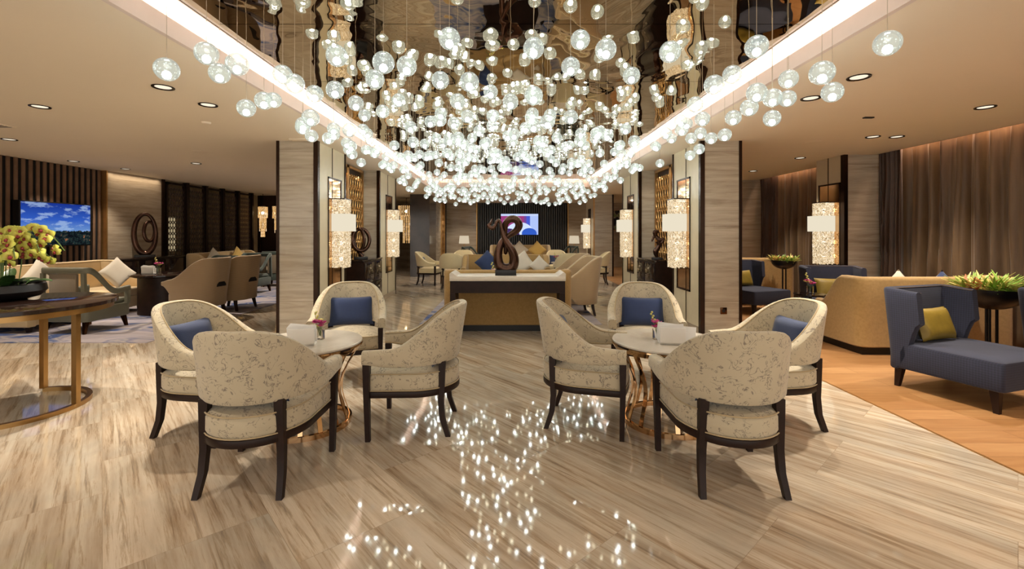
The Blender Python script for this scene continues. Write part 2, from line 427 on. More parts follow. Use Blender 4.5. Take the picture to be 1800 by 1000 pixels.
def leg(bm, pts, w0, w1, d0=None, d1=None):
    """square-section tapered leg through pts from top to bottom"""
    d0 = d0 or w0; d1 = d1 or w1; n = len(pts); R = []
    for i, p in enumerate(pts):
        f = i/(n-1); w_ = (w0+(w1-w0)*f)/2; d_ = (d0+(d1-d0)*f)/2
        R.append([bm.verts.new((p[0]+sx*w_, p[1]+sy*d_, p[2])) for sx, sy in ((-1, -1), (1, -1), (1, 1), (-1, 1))])
    for A, B in zip(R, R[1:]):
        for k in range(4): bm.faces.new((A[k], A[(k+1) % 4], B[(k+1) % 4], B[k]))
    bm.faces.new(R[0]); bm.faces.new(R[-1])
def rrect(x0, x1, y0, y1, r, n=5):
    out = []
    for cx, cy, a0 in ((x1-r, y1-r, 0), (x0+r, y1-r, 90), (x0+r, y0+r, 180), (x1-r, y0+r, 270)):
        for k in range(n+1):
            a = math.radians(a0+90*k/n); out.append((cx+r*math.cos(a), cy+r*math.sin(a)))
    return out
def densify(pts, step=.04):
    out = [pts[0]]
    for a, b in zip(pts, pts[1:]):
        m = max(1, int(math.dist(a, b)/step))
        for k in range(1, m+1): out.append((a[0]+(b[0]-a[0])*k/m, a[1]+(b[1]-a[1])*k/m))
    return out
def upath(hw, yf, yb, rx, ry, n=14):
    """U plan path from +x front round the back to -x front; corner radii rx, ry"""
    p = [(hw, yf), (hw, yb+ry)]
    for k in range(1, n+1):
        a = PI/2*k/n; p.append((hw-rx+rx*math.cos(a), yb+ry-ry*math.sin(a)))
    q = [(-x, y) for x, y in reversed(p)]
    if abs(p[-1][0]) < 1e-6: q = q[1:]
    return densify(p+q, .035)

# ------------------------------------------------------------------ room shell
ZC = 2.66; ZM = 2.82
def S(name, mat, *a, **k): return struct(xbox(name, mat, *a, **k))
S('floor', 'floor', -9, 2.98, -2.5, 20, -.1, 0)
S('floor', 'wood', 2.98, 6.4, -2.5, 20, -.1, 0)
S('trim_1', 'gold', 2.97, 2.99, -2.5, 20, 0, .002)
S('wall_left', 'blackwall', -8.6, -8.42, -2.5, 20, 0, 2.7)
S('wall_right', 'cream', 6.2, 6.35, -2.5, 20, 0, 3.1)
S('wall_back', 'stone2', -8.6, 6.4, 19, 19.15, 0, 3.1)
S('ceiling', 'ceil', -8.6, -2.2, -2.5, 19.1, ZC, ZC+.1)
S('ceiling', 'ceil', 2.2, 5.88, -2.5, 19.1, ZC, ZC+.1)
S('ceiling', 'ceil', -2.2, 2.2, 12.4, 19.1, ZC, ZC+.1)
S('ceiling', 'ceil', 5.88, 6.35, -2.5, 19.1, 2.95, 3.05)
S('trim_2', 'ceil', 5.86, 5.89, -2.5, 19.1, ZC, 2.96)
# recess edge: fascia, hidden upward strip behind it, lit soffit above, stepped moulding round the mirror
for nm, sg in (('left', -1), ('right', 1)):
    def XX(a, b): return tuple(sorted((sg*a, sg*b)))
    S('trim_3', 'fascia', *XX(2.165, 2.199), -2.5, 12.36, ZC-.004, 2.775)
    S('trim_3', 'fascia', *XX(2.22, 2.62), -2.5, 12.4, 2.955, 2.975)
    S('trim_3', 'fascia', *XX(2.62, 2.64), -2.5, 12.4, 2.762, 2.975)
    cv = thing('cove_light', 'long white lit cove strip along the %s edge of the mirrored ceiling recess' % nm, 'light', (0, 5, 2.762), 0, 'cove strips round the ceiling recess')
    xbox('diffuser', 'cove', *XX(2.30, 2.34), -7.5, 7.4, 0, .012, cv)
    area_light('cove_strip_lamp', (sg*2.32, 4.95, 2.78), (PI, 0, 0), .05, 14.7, 62, (1, .93, .87))
    for k in range(3):
        S('trim_4', 'bronze' if k % 2 else 'fascia', *XX(1.98+.022*k, 2.004+.022*k), -2.5, 12.02, 2.822+.008*k, 2.85+.008*k)
S('trim_3', 'fascia', -2.2, 2.2, 12.362, 12.398, ZC-.004, 2.775)
S('trim_3', 'fascia', -2.64, 2.64, 12.42, 12.84, 2.955, 2.975)
S('trim_3', 'fascia', -2.64, 2.64, 12.84, 12.86, 2.762, 2.975)
cv = thing('cove_light', 'short white lit cove strip across the far end of the ceiling recess', 'light', (0, 12.5, 2.762), 0, 'cove strips round the ceiling recess')
xbox('diffuser', 'cove', -2.2, 2.2, 0, .04, 0, .012, cv)
area_light('cove_strip_lamp', (0, 12.52, 2.78), (PI, 0, 0), 4.4, .05, 18, (1, .93, .87))
S('trim_4', 'fascia', -2.04, 2.04, 12.0, 12.05, 2.822, 2.86)
S('trim_3', 'fascia', -2.22, 2.22, -2.5, 12.42, 2.955, 2.975)
# mirrored ceiling slabs
for k in range(-4, 8):
    S('ceiling', 'mirror', -1.98, 1.98, 3.09+1.17*k+.003, min(3.09+1.17*(k+1)-.003, 12.0), ZM, ZM+.03)
# columns and niche walls each side of the hall
def column(side, y0, y1, name):
    s = side
    def X(a, b): return tuple(sorted((s*a, s*b)))
    S(name, 'stone', *X(2.66, 3.13), y0+.0, y1-.03, 0, ZC)
    S('trim_5', 'bronze_dark', *X(3.13, 3.17), y0-.01, y1, 0, ZC)
    S('trim_5', 'bronze_dark', *X(2.60, 2.66), y0-.015, y0+.05, 0, ZC)
    S('trim_6', 'cream', *X(2.63, 2.67), y0+.05, y1-.06, 0.1, ZC)
    S('trim_5', 'bronze_dark', *X(2.615, 2.66), y1-.06, y1-.02, 0, ZC)
    S('baseboard_%s' % ('left' if s < 0 else 'right'), 'stone2', *X(2.62, 2.67), y0+.05, y1-.06, 0, .1)
    ym = (y0+y1)/2
    S('trim_7', 'bronze_dark', *X(2.622, 2.632), ym-.006, ym+.006, .1, ZC)
for s, nm in ((-1, 'wall_left'), (1, 'wall_right')):
    column(s, 6.2, 7.32, nm); column(s, 9.15, 10.55, nm)
    a, b = sorted((s*2.98, s*3.13)); S(nm, 'stone', a, b, 7.3, 9.15, 0, ZC)
S('wall_right', 'stone', 2.78, 3.35, 14.8, 16.2, 0, ZC)
S('trim_5', 'bronze_dark', 3.35, 3.40, 14.79, 16.2, 0, ZC); S('trim_5', 'gold', 2.74, 2.78, 14.79, 14.85, 0, ZC)
S('trim_6', 'cream', 2.74, 2.78, 14.85, 16.2, 0, ZC)
S('wall_left', 'darkstone', -3.2, -2.57, 14.7, 16.0, 0, ZC)
S('wall_left', 'stone', -2.9, -2.6, 16.0, 17.3, 0, ZC)
S('wall_left', 'blackwall', -2.9, -2.62, 17.3, 19, 0, ZC)
# partition closing the left lounge
S('wall_left', 'darkwood', -8.4, -4.2, 15.2, 15.3, 0, ZC)
for k in range(8):
    S('trim_8', 'bronze_dark', -8.3+.52*k, -8.26+.52*k, 15.15, 15.2, 0, ZC)
# right lounge: pillar between the curtains, far pillar
S('wall_right', 'stone', 5.41, 6.2, 7.3, 7.95, 0, 2.7)
S('trim_5', 'bronze_dark', 5.36, 5.42, 7.28, 7.36, 0, ZC); S('trim_6', 'cream', 5.37, 5.41, 7.36, 7.95, 0, ZC)
S('trim_7', 'bronze_dark', 5.362, 5.37, 7.65, 7.66, 0, ZC)
S('wall_right', 'stone', 5.41, 6.2, 10.8, 11.6, 0, 2.7)
S('wall_right', 'stone2', 5.9, 6.2, 11.6, 19, 0, 2.7)
S('window_1', 'black', 6.14, 6.19, .2, 7.2, .25, 2.6); S('window_2', 'black', 6.14, 6.19, 8, 10.75, .25, 2.6)

# left wall: slatted walnut, stone panel, screens
bm = bmnew()
y = -2.4
while y < 9.1: box(bm, -8.185, -8.165, y, y+.052, 0, ZC); y += .118
struct(obj('wall_left', bm, 'slat')); S('wall_left', 'blackwall', -8.42, -8.19, -2.5, 9.16, 0, ZC)
S('wall_left', 'dimwall', -8.42, -8.40, 10.68, 15.2, 0, ZC); S('wall_left', 'stone2', -8.42, -8.1, 9.16, 10.6, 0, ZC); S('trim_8', 'bronze_dark', -8.42, -8.07, 10.6, 10.68, 0, ZC); S('trim_8', 'gold', -8.2, -8.08, 9.13, 9.16, 0, ZC)
# back TV wall: smoky fluted panel
bm = bmnew(); x = -1.29
while x < 2.35: box(bm, x, x+.07, 18.86, 18.93, 0, ZC, .012, 1); x += .092
struct(obj('wall_back', bm, 'blackslat')); S('wall_back', 'blackwall', -1.32, 2.42, 18.92, 18.99, 0, ZC)
S('trim_9', 'gold', -1.36, -1.32, 18.85, 18.99, 0, ZC); S('trim_9', 'gold', 2.42, 2.46, 18.85, 18.99, 0, ZC)

# ------------------------------------------------------------------ ceiling fittings
dl = thing('downlight', '', 'downlight')
bm = bmnew(); lathe(bm, [(.062, .0), (.082, -.006), (.085, 0), (.082, .004)], 24); obj('trim_ring', bm, 'bronze_dark', dl)
bm = bmnew(); lathe(bm, [(.0, .0), (.03, -.002), (.06, .001)], 24); obj('lens', bm, 'downglow', dl)
DL = [(-2.98, 3.92, 'above the left round table, nearest the camera', 120), (-2.95, 4.46, 'behind the nearest one on the left', 95), (-4.66, 4.52, 'above the dark orchid table', 120),
      (-6.7, 6.1, 'high at the far left frame edge', 110), (-7.6, 7.94, 'before the walnut slats, over the television', 70), (-7.5, 8.9, 'before the slats near the stone panel', 60),
      (-5.64, 8.2, 'above the beige wing chairs', 130), (-5.2, 11.0, 'farthest on the left ceiling', 120), (2.82, 3.67, 'over the right round table, nearest the camera', 120), (2.81, 4.24, 'just behind the nearest one on the right', 95),
      (4.75, 4.54, 'above the near blue lounge chair', 110), (4.74, 5.93, 'left one of the close pair above the gold sofa', 60), (5.05, 5.93, 'right one of the close pair above the gold sofa', 60),
      (4.86, 7.6, 'above the blue chair by the lit pillar', 100), (4.93, 9.2, 'farthest on the right ceiling before the far curtain', 100)]
for k, (x, y, lb, e) in enumerate(DL):
    o = dl if k == 0 else dup(dl)
    o.location = (x, y, ZC-.003); tag(o, 'round recessed downlight ' + lb, 'downlight', 'recessed downlights')
    spot_light((x, y, ZC-.02), e*1.7, 92, .6)
for x, y, e in ((-2.7, 1.6, 40), (2.7, 1.4, 40), (-4.4, 2.2, 40), (4.4, 2.3, 40), (-2.4, 8.0, 0), (-1.9, 13.2, 60), (1.9, 13.2, 60), (-.8, 15.5, 50), (1.6, 15.5, 50), (-1.9, 17.8, 50), (2.6, 17.8, 50), (3.9, 15, 35), (-3.8, 14.5, 35), (4.4, 12, 40), (-6, 13, 80)):
    if e:
        spot_light((x, y, ZC-.02), e*1.7, 110, .7)
vt = thing('ceiling_vent', 'small square slotted ceiling vent at the far left', 'vent', (-5.1+.0, 5.3, ZC-.004))
bm = bmnew(); box(bm, -.09, .09, -.09, .09, -.004, .004)
obj('plate', bm, 'ceil', vt)
for k in range(3):
    xbox('slot', 'black', -.07, .07, -.055+.045*k, -.035+.045*k, -.006, -.003, vt)
vt.location = (-5.95, 5.33, ZC-.004)
bm = bmnew(); lathe(bm, [(0, -.006), (.1, -.006), (.115, 0)], 24)
o = tag(obj('ceiling_speaker', bm, 'ceil'), 'flat round ceiling speaker cover on the left ceiling', 'speaker', 'round ceiling speakers'); o.location = (-4.75, 7.0, ZC-.001)
c = o.copy(); C.objects.link(c); c.location = (4.2, 6.26, ZC-.001); c['label'] = 'flat round ceiling speaker cover on the right ceiling'
bm = bmnew(); lathe(bm, [(0, -.02), (.04, -.018), (.05, 0)], 16)
o = tag(obj('smoke_detector', bm, 'ceil'), 'small round smoke detector on the left ceiling', 'smoke detector'); o.location = (-3.44, 5.17, ZC)
bm = bmnew(); box(bm, -.12, .12, -.06, .06, -.02, 0, .006)
o = tag(obj('ceiling_sensor', bm, 'ceil'), 'flat ceiling fitting over the front of the left stone column', 'sensor'); o.location = (-2.8, 6.08, ZC)
bm = bmnew(); box(bm, -.05, .05, -.02, .02, -.012, 0)
o = tag(obj('ceiling_sensor', bm, 'black'), 'small dark ceiling slot on the right ceiling', 'sensor'); o.location = (3.9, 4.94, ZC)

# ------------------------------------------------------------------ globe chandelier
gp = thing('globe_pendant', '', 'pendant light', (0, 0, 0))
bm = bmnew(); bmesh.ops.create_uvsphere(bm, u_segments=24, v_segments=14, radius=.06); obj('globe', bm, 'globe', gp)
bm = bmnew(); bmesh.ops.create_uvsphere(bm, u_segments=10, v_segments=6, radius=.022, matrix=Matrix.Translation((0, 0, -.030))); obj('bulb', bm, 'bulb', gp)
def cordmesh():
    bm = bmnew(); tube(bm, [(0, 0, .058), (0, 0, 1.058)], .0016, 4); return obj('cord', bm, 'cord', gp)
cordmesh()
MEAS = [(293,122,40),(363,94,39),(386,129,35),(417,113,38),(433,190,31),(464,177,31),(481,176,27),(497,131,33),(518,147,34),(553,165,30),(533,219,26),(546,207,30),(577,243,21),(587,236,21),(592,98,37),(589,158,31),(674,110,38),(659,139,33),(790,68,38),(715,116,35),(774,141,31),(825,144,34),(938,85,37),(1003,117,33),(1065,87,37),(1178,91,37),(1110,133,30),(938,168,33),(1330,82,39),(1386,139,32),(1445,128,41),(1463,162,35),(1560,76,43),(1357,208,29),(1287,131,32),(1255,149,34),(1330,163,34),(1358,172,32),(1384,173,29),(1317,189,30),(1289,207,27),(1231,234,21),(1250,243,21),(1274,237,23),(1229,262,19),(1213,273,18),(617,257,20),(619,271,18),(672,290,14),(688,298,13),(1182,287,15),(1154,295,13),(1020,70,34)]
G = []
for px, py, dm in MEAS:
    d = .12*800/dm; x = (px-895)*d/800; z = 1.4+(410-py)*d/800
    x = max(-2.12, min(2.12, x)); z = min(z, 2.66); G.append((x, d, z))
rnd = random.Random(11)
tries = 0
while len(G) < 490 and tries < 90000:
    tries += 1
    yy = 3.2+(12.1-3.2)*rnd.random()**.8; x = rnd.uniform(-2.0, 2.0)
    low = interp(yy, [(3, 2.26), (5, 2.3), (7, 2.34), (9, 2.26), (12, 2.16)])
    z = low+abs(rnd.gauss(0, .17)); 
    if z > 2.62: continue
    if yy < 4.2 and rnd.random() < .35: continue
    if any((x-a)**2+(yy-b)**2 < .012 or ((x-a)**2+(yy-b)**2+(z-c)**2) < .0155 for a, b, c in G): continue
    G.append((x, yy, z))
G.sort(key=lambda p: p[1])
kid = {c.name.split('.')[0]: c for c in gp.children}
def glabel(x, y, z):
    if y < 3.0:
        if x < -1: return 'large-looking bubbled glass globe hanging at the near left edge of the cluster'
        if x > 1: return 'large-looking bubbled glass globe hanging at the near right edge of the cluster'
        return 'lit bubbled glass globe in the foremost middle row of the cluster'
    if y < 5.5:
        if x < -1: return 'lit bubbled glass globe left of centre, in front of the left stone column'
        if x > 1: return 'lit bubbled glass globe right of centre, in front of the right stone column'
        return 'lit bubbled glass globe in the front middle of the cluster'
    if y < 8.5: return 'small lit glass globe in the crowded middle depth of the cluster'
    return 'tiny lit glass globe in the dense far half of the cluster'
ext = {'leftmost': min(G, key=lambda p: p[0]/p[1]), 'rightmost': max(G, key=lambda p: p[0]/p[1])}
far = []
for k, (x, y, z) in enumerate(G):
    if k >= 300: far.append((x, y, z)); continue
    o = gp if k == 0 else gp.copy()
    if k: C.objects.link(o)
    o.location = (x, y, z)
    lb = glabel(x, y, z)
    for q, p in ext.items():
        if p == (x, y, z): lb = q + ' of all the bubbled glass globes, hanging alone below the ceiling'
    o['label'] = lb; o['category'] = 'pendant light'; o['group'] = 'glass globe pendants of the hall chandelier'
    for nm in ('globe', 'bulb', 'cord'):
        if k == 0: c = kid[nm]
        else: c = kid[nm].copy(); C.objects.link(c); c.parent = o
        if nm == 'cord': L = (ZM if abs(x) < 1.98 else 2.955)-z-.058; c.scale = (1, 1, L); c.location = (0, 0, .058-.058*L)
        if nm == 'globe': c.rotation_euler = (rnd.uniform(0, 6), rnd.uniform(0, 6), rnd.uniform(0, 6))
bm = bmnew(); bm2 = bmnew(); bm3 = bmnew()
for x, y, z in far:
    bmesh.ops.create_uvsphere(bm, u_segments=12, v_segments=8, radius=.06, matrix=Matrix.Translation((x, y, z)))
    bmesh.ops.create_icosphere(bm2, subdivisions=1, radius=.017, matrix=Matrix.Translation((x, y, z-.032)))
    tube(bm3, [(x, y, z+.058), (x, y, ZM)], .0016, 3)
fg = thing('globe_pendant', 'the farthest massed tiny glass globes at the back end of the cluster', 'pendant light', (0, 0, 0), 0, 'glass globe pendants of the hall chandelier'); fg['kind'] = 'stuff'
for nm, b, m in (('globe', bm, 'globe'), ('bulb', bm2, 'bulb'), ('cord', bm3, 'cord')):
    o = obj(nm, b, m, fg); o['kind'] = 'stuff'

# ------------------------------------------------------------------ tub chairs
def seat_outline(hw=.285, yf=.30, yb=-.33, n=12):
    p = []
    for k in range(n+1):                         # bowed front, +x to -x
        x = hw*(1-2*k/n); p.append((x, yf-.03*(x/hw)**2))
    cy = -.02; ry = cy-yb
    for k in range(1, 2*n):
        a = PI*k/(2*n); p.append((-hw*math.cos(a)*1.0, cy-ry*math.sin(a)))
    p.append((hw, cy))
    # order: front +x -> -x, then round the back -x -> +x
    q = p[:n+1]+[(-hw, .12)]+p[n+1:]+[(hw, .12)]
    return q
def tub_chair(fab, name='tub_chair', pipe='piping'):
    t = thing(name, '', 'armchair')
    pts = upath(.305, .285, -.30, .305, .34, 22)
    zt = lambda x, y: interp(-y, [(-.29, .615), (-.12, .622), (.30, .90)])
    zb = lambda x, y: .505+.02*smoothstep(.1, .28, y)
    th = lambda x, y: .075-.02*smoothstep(0, -.3, y)
    def lean(x, y, z):
        h = max(0, z-.5); wy = smoothstep(.25, -.3, y)
        return (x*.16*h*1.0*(1-.6*wy), -.16*h*wy)
    bm = bmnew(); rim, rimb = shell(bm, pts, zb, zt, th, lean, 5); obj('backrest', bm, fab, t)
    bm = bmnew(); tube(bm, rim, .0055, 6); tube(bm, rimb, .005, 6); obj('piping', bm, pipe, t)
    ol = seat_outline()
    bm = bmnew(); slab(bm, ol, .325, .455, .028, .03); cu = obj('seat_cushion', bm, fab, t)
    bm = bmnew(); tube(bm, [(x*1.003, y*1.003, .447) for x, y in ol], .0045, 6, closed=True); tube(bm, [(x*1.003, y*1.003, .335) for x, y in ol], .004, 6, closed=True)
    obj('piping', bm, pipe, cu)
    bm = bmnew(); slab(bm, [(x*1.01, y*1.01) for x, y in ol], .285, .328, .006); obj('seat_rail', bm, 'darkwood', t)
    for s in (-1, 1):
        bm = bmnew(); leg(bm, [(s*.298, .262, .52), (s*.298, .262, .34), (s*.292, .255, 0)], .046, .032); obj('leg', bm, 'darkwood', t)
    for s in (-1, 1):
        bm = bmnew(); leg(bm, [(s*.200, -.232, .515), (s*.202, -.232, .45), (s*.204, -.228, .33), (s*.207, -.224, .24), (s*.212, -.235, .12), (s*.222, -.275, 0)], .05, .032, .046, .034); obj('leg', bm, 'darkwood', t)
    return t
def pillow_bm(w_, h_, t_):
    bm = bmnew(); n = 16; g = [[], []]
    for s in (0, 1):
        for i in range(n+1):
            row = []
            for j in range(n+1):
                u = -1+2*i/n; v = -1+2*j/n
                x = u*w_/2*(1-.07*(1-v*v)*abs(u)); z = v*h_/2*(1-.07*(1-u*u)*abs(v))
                b = (max(0, (1-u**4))*max(0, (1-v**4)))**.55
                row.append((x, (1 if s else -1)*t_/2*b, z+h_/2))
            g[s].append(row)
    V = {}
    for s in (0, 1):
        for i in range(n+1):
            for j in range(n+1):
                k = (i, j) if (i in (0, n) or j in (0, n)) else (i, j, s)
                if k not in V: V[k] = bm.verts.new(g[s][i][j])
    def gv(s, i, j): return V[(i, j)] if (i in (0, n) or j in (0, n)) else V[(i, j, s)]
    for s in (0, 1):
        for i in range(n):
            for j in range(n): bm.faces.new((gv(s, i, j), gv(s, i+1, j), gv(s, i+1, j+1), gv(s, i, j+1)))
    return bm
def pillow(label, mat, x, y, z, a, w_=.42, h_=.3, t_=.13, lean=14, roll=0, group=None, cat='pillow'):
    """pillow whose face looks along compass angle a, leaning back by lean degrees"""
    bm = pillow_bm(w_, h_, t_)
    if roll: bmesh.ops.transform(bm, matrix=Matrix.Translation((0, 0, h_*.69))@Matrix.Rotation(math.radians(roll), 4, 'Y')@Matrix.Translation((0, 0, -h_/2)), verts=bm.verts)
    o = obj('pillow', bm, mat); o.location = (x, y, z)
    o.rotation_mode = 'XYZ'; o.rotation_euler = (math.radians(lean), 0, face(a)); tag(o, label, cat, group); return o
tc = tub_chair('jacquard')
GA = 'cream patterned tub armchairs round the two marble tables'
TC = [(-1.43, 2.675, 90, 'cream patterned tub armchair, back to camera, nearest the left round table'),
      (-2.135, 3.30, -8, 'cream patterned tub armchair on the left of the left round table, facing right'),
      (-1.55, 4.42, -76, 'cream patterned tub armchair facing the camera behind the left round table'),
      (-.70, 3.36, 181, 'cream patterned tub armchair in profile on the right side of the left round table'),
      (.59, 3.418, -15, 'cream patterned tub armchair in profile on the left side of the right round table'),
      (1.30, 4.38, -101, 'cream patterned tub armchair facing the camera behind the right round table'),
      (1.25, 2.68, 89, 'cream patterned tub armchair, back to camera, nearest the right round table'),
      (1.935, 3.41, 186, 'cream patterned tub armchair on the right of the right round table, facing left')]
for k, (x, y, a, lb) in enumerate(TC):
    o = tc if k == 0 else dup(tc)
    o.location = (x, y, 0); o.rotation_euler = (0, 0, face(a)); tag(o, lb, 'armchair', GA)
    u = Vector((math.cos(math.radians(a)), math.sin(math.radians(a))))
    pos = ['in the near left armchair, only its edge showing under the backrest', 'in the far left armchair beside the orchid table', 'upright in the armchair behind the left round table', 'in the profile armchair right of the left table',
           'in the profile armchair left of the right table', 'upright in the armchair behind the right round table', 'in the near right armchair, mostly hidden by its backrest', 'in the rightmost patterned armchair'][k]
    pillow('blue woven pillow ' + pos, 'navyp', x-u.x*.165, y-u.y*.165, .474, a, .44, .29, .12, 15, group='blue pillows in the patterned armchairs')
# round marble tables
def round_table(x, y, lb):
    t = thing('round_table', lb, 'table', (x, y, 0), 0, 'marble tables among the patterned armchairs')
    bm = bmnew(); lathe(bm, [(0, .588), (.392, .588), (.4, .592), (.4, .602), (.396, .606), (0, .606)], 64); obj('tabletop', bm, 'whitemarble', t)
    bm = bmnew(); lathe(bm, [(.372, .588), (.402, .588), (.404, .578), (.385, .545), (.375, .545), (.372, .588)], 64); obj('top_ring', bm, 'rose', t)
    bm = bmnew(); lathe(bm, [(.30, 0), (.325, 0), (.325, .035), (.30, .035), (.30, 0)], 64); obj('base_ring', bm, 'rose', t)
    n = 15
    for k in range(n):
        a = 2*PI*k/n; bm = bmnew()
        P = []
        for q in range(13):
            z = .03+.52*q/12; f = q/12
            r = .308+(.372-.308)*f-.085*math.sin(PI*f)**1.2
            tw = a
            P.append((r, tw, z))
        R = []
        for r, tw, z in P:
            c, s = math.cos(tw), math.sin(tw)
            R.append([bm.verts.new((c*(r+dx)-s*dy, s*(r+dx)+c*dy, z)) for dx, dy in ((-.004, -.015), (.004, -.015), (.004, .015), (-.004, .015))])
        for A, B in zip(R, R[1:]):
            for j in range(4): bm.faces.new((A[j], A[(j+1) % 4], B[(j+1) % 4], B[j]))
        bm.faces.new(R[0]); bm.faces.new(R[-1])
        obj('rib', bm, 'rose', t)
    return t
round_table(-1.50, 3.35, 'round white marble table with curved rose-gold ribs among the left four armchairs')
round_table(1.18, 3.40, 'round white marble table with curved rose-gold ribs among the right four armchairs')
def vase_flowers(x, y, z, lb, seed=1, s=1.0, pink=True):
    r = random.Random(seed)
    t = thing('flower_vase', lb, 'flowers', (x, y, z))
    bm = bmnew(); lathe(bm, [(0, 0), (.03*s, 0), (.033*s, .004), (.033*s, .075*s), (.029*s, .075*s), (.029*s, .008), (0, .008)], 16); obj('vase', bm, 'glass', t)
    bm = bmnew()
    bg_ = bmnew(); bp = bmnew()
    for k in range(9):
        a = r.uniform(0, 2*PI); rr = r.uniform(.005, .045)*s; zz = r.uniform(.09, .135)*s
        tube(bm, [(0, 0, .02), (rr*.5*math.cos(a), rr*.5*math.sin(a), zz*.6), (rr*math.cos(a), rr*math.sin(a), zz)], .0016, 4)
        for q in range(6):
            b = q*PI/3+r.random(); L = .024*s
            c = Vector((rr*math.cos(a), rr*math.sin(a), zz))
            M = Matrix.Translation(c)@Matrix.Rotation(b, 4, 'Z')@Matrix.Rotation(-.5, 4, 'Y')@Matrix.Translation((L*.6, 0, 0))@Matrix.Diagonal((1, .7, .3, 1))
            bmesh.ops.create_icosphere(bp if k < 7 else bg_, subdivisions=1, radius=L*.7, matrix=M)
    tube(bm, [(0, 0, .05), (-.03*s, 0, .13*s), (-.045*s, .01, .2*s)], .002, 4)
    for q in range(6):
        bmesh.ops.create_icosphere(bg_, subdivisions=1, radius=.009*s, matrix=Matrix.Translation((-.02*s-.005*q*s+.012*(q % 2)*s, .01, (.13+.014*q)*s)))
    obj('stems', bm, 'stem', t); obj('blossoms', bp, 'magenta' if pink else 'pinkpetal', t); obj('buds', bg_, 'succ2', t)
    return t
def napkin_holder(x, y, z, rz, lb, sc_=1.35):
    t = thing('napkin_holder', lb, 'napkin holder', (x, y, z), rz)
    bm = bmnew(); box(bm, -.065, .065, -.035, .035, 0, .012, .002); box(bm, -.065, .065, -.035, -.028, 0, .09, .002); box(bm, -.065, .065, .028, .035, 0, .075, .002); obj('holder', bm, 'white', t)
    bm = bmnew()
    for k in range(7):
        M = Matrix.Translation((-.002*k, -.022+.0075*k, .014))@Matrix.Rotation(math.radians(-6+2.2*k), 4, 'Y')@Matrix.Translation((0, 0, .045))
        bmesh.ops.create_cube(bm, size=1, matrix=M@Matrix.Diagonal((.13, .002, .09, 1)))
    obj('napkins', bm, 'paper', t); t.scale = (sc_, sc_, sc_); return t
napkin_holder(-1.47, 3.24, .606, math.radians(12), 'white napkin holder with fanned paper napkins on the left round table')
napkin_holder(1.17, 3.28, .606, math.radians(-6), 'white napkin holder in front of pink flowers on the right round table')
vase_flowers(-1.42, 3.42, .606, 'small vase of magenta orchids on the left round table', 3)
vase_flowers(1.11, 3.42, .606, 'small vase of pink flowers with green buds on the right round table', 5)
bm = bmnew(); box(bm, -.05, .05, -.002, .002, 0, .11)
o = tag(obj('menu_card', bm, 'paper'), 'small white menu card standing beside the napkin holder on the right round table', 'card'); o.location = (1.31, 3.33, .606); o.rotation_euler = (math.radians(-18), 0, math.radians(-30))

# plain cream tub chairs far off
tf = tub_chair('creamfab', 'tub_chair', 'creamfab')
TF = [(-2.2, 12.5, -8, 'plain cream tub chair in profile beside the dark marble pillar, facing right'),
      (-1.46, 11.75, 88, 'plain cream tub chair with its back to the camera, far left of the sofas'),
      (-1.38, 13.5, -92, 'plain cream tub chair facing the camera under the far left lamp'),
      (1.52, 11.8, 92, 'plain cream tub chair with its back to the camera, far right of the sofas'),
      (1.42, 13.5, -88, 'plain cream tub chair facing the camera under the far right lamp'),
      (2.42, 12.6, 176, 'plain cream tub chair in profile by the far right stone pillar, facing left')]
for k, (x, y, a, lb) in enumerate(TF):
    o = tf if k == 0 else dup(tf)
    o.location = (x, y, 0); o.rotation_euler = (0, 0, face(a)); tag(o, lb, 'armchair', 'plain cream tub chairs at the far tables')
for x, y, a, lb in ((-2.2, 12.5, -8, 'beside the dark marble pillar'), (1.42, 13.5, -88, 'facing the camera under the far right lamp'), (2.42, 12.6, 176, 'by the far right pillar')):
    u = Vector((math.cos(math.radians(a)), math.sin(math.radians(a))))
    pillow('dark blue pillow in the cream tub chair ' + lb, 'navyp', x-u.x*.15, y-u.y*.15, .472, a, .4, .28, .11, 15)
def small_table(x, y, lb):
    t = thing('side_table', lb, 'table', (x, y, 0))
    bm = bmnew(); lathe(bm, [(0, .57), (.33, .57), (.34, .585), (.33, .6), (0, .6)], 32); obj('tabletop', bm, 'whitemarble', t)
    bm = bmnew(); lathe(bm, [(.0, 0), (.2, 0), (.2, .02), (.04, .04), (.035, .56), (.1, .57), (0, .57)], 24); obj('pedestal', bm, 'bronze_dark', t)
small_table(-1.42, 12.65, 'small round table among the plain cream chairs on the far left')
small_table(1.5, 12.65, 'small round table among the plain cream chairs on the far right')
vase_flowers(1.3, 12.5, .6, 'dark little vase of flowers on the far right table', 9, 1.3)

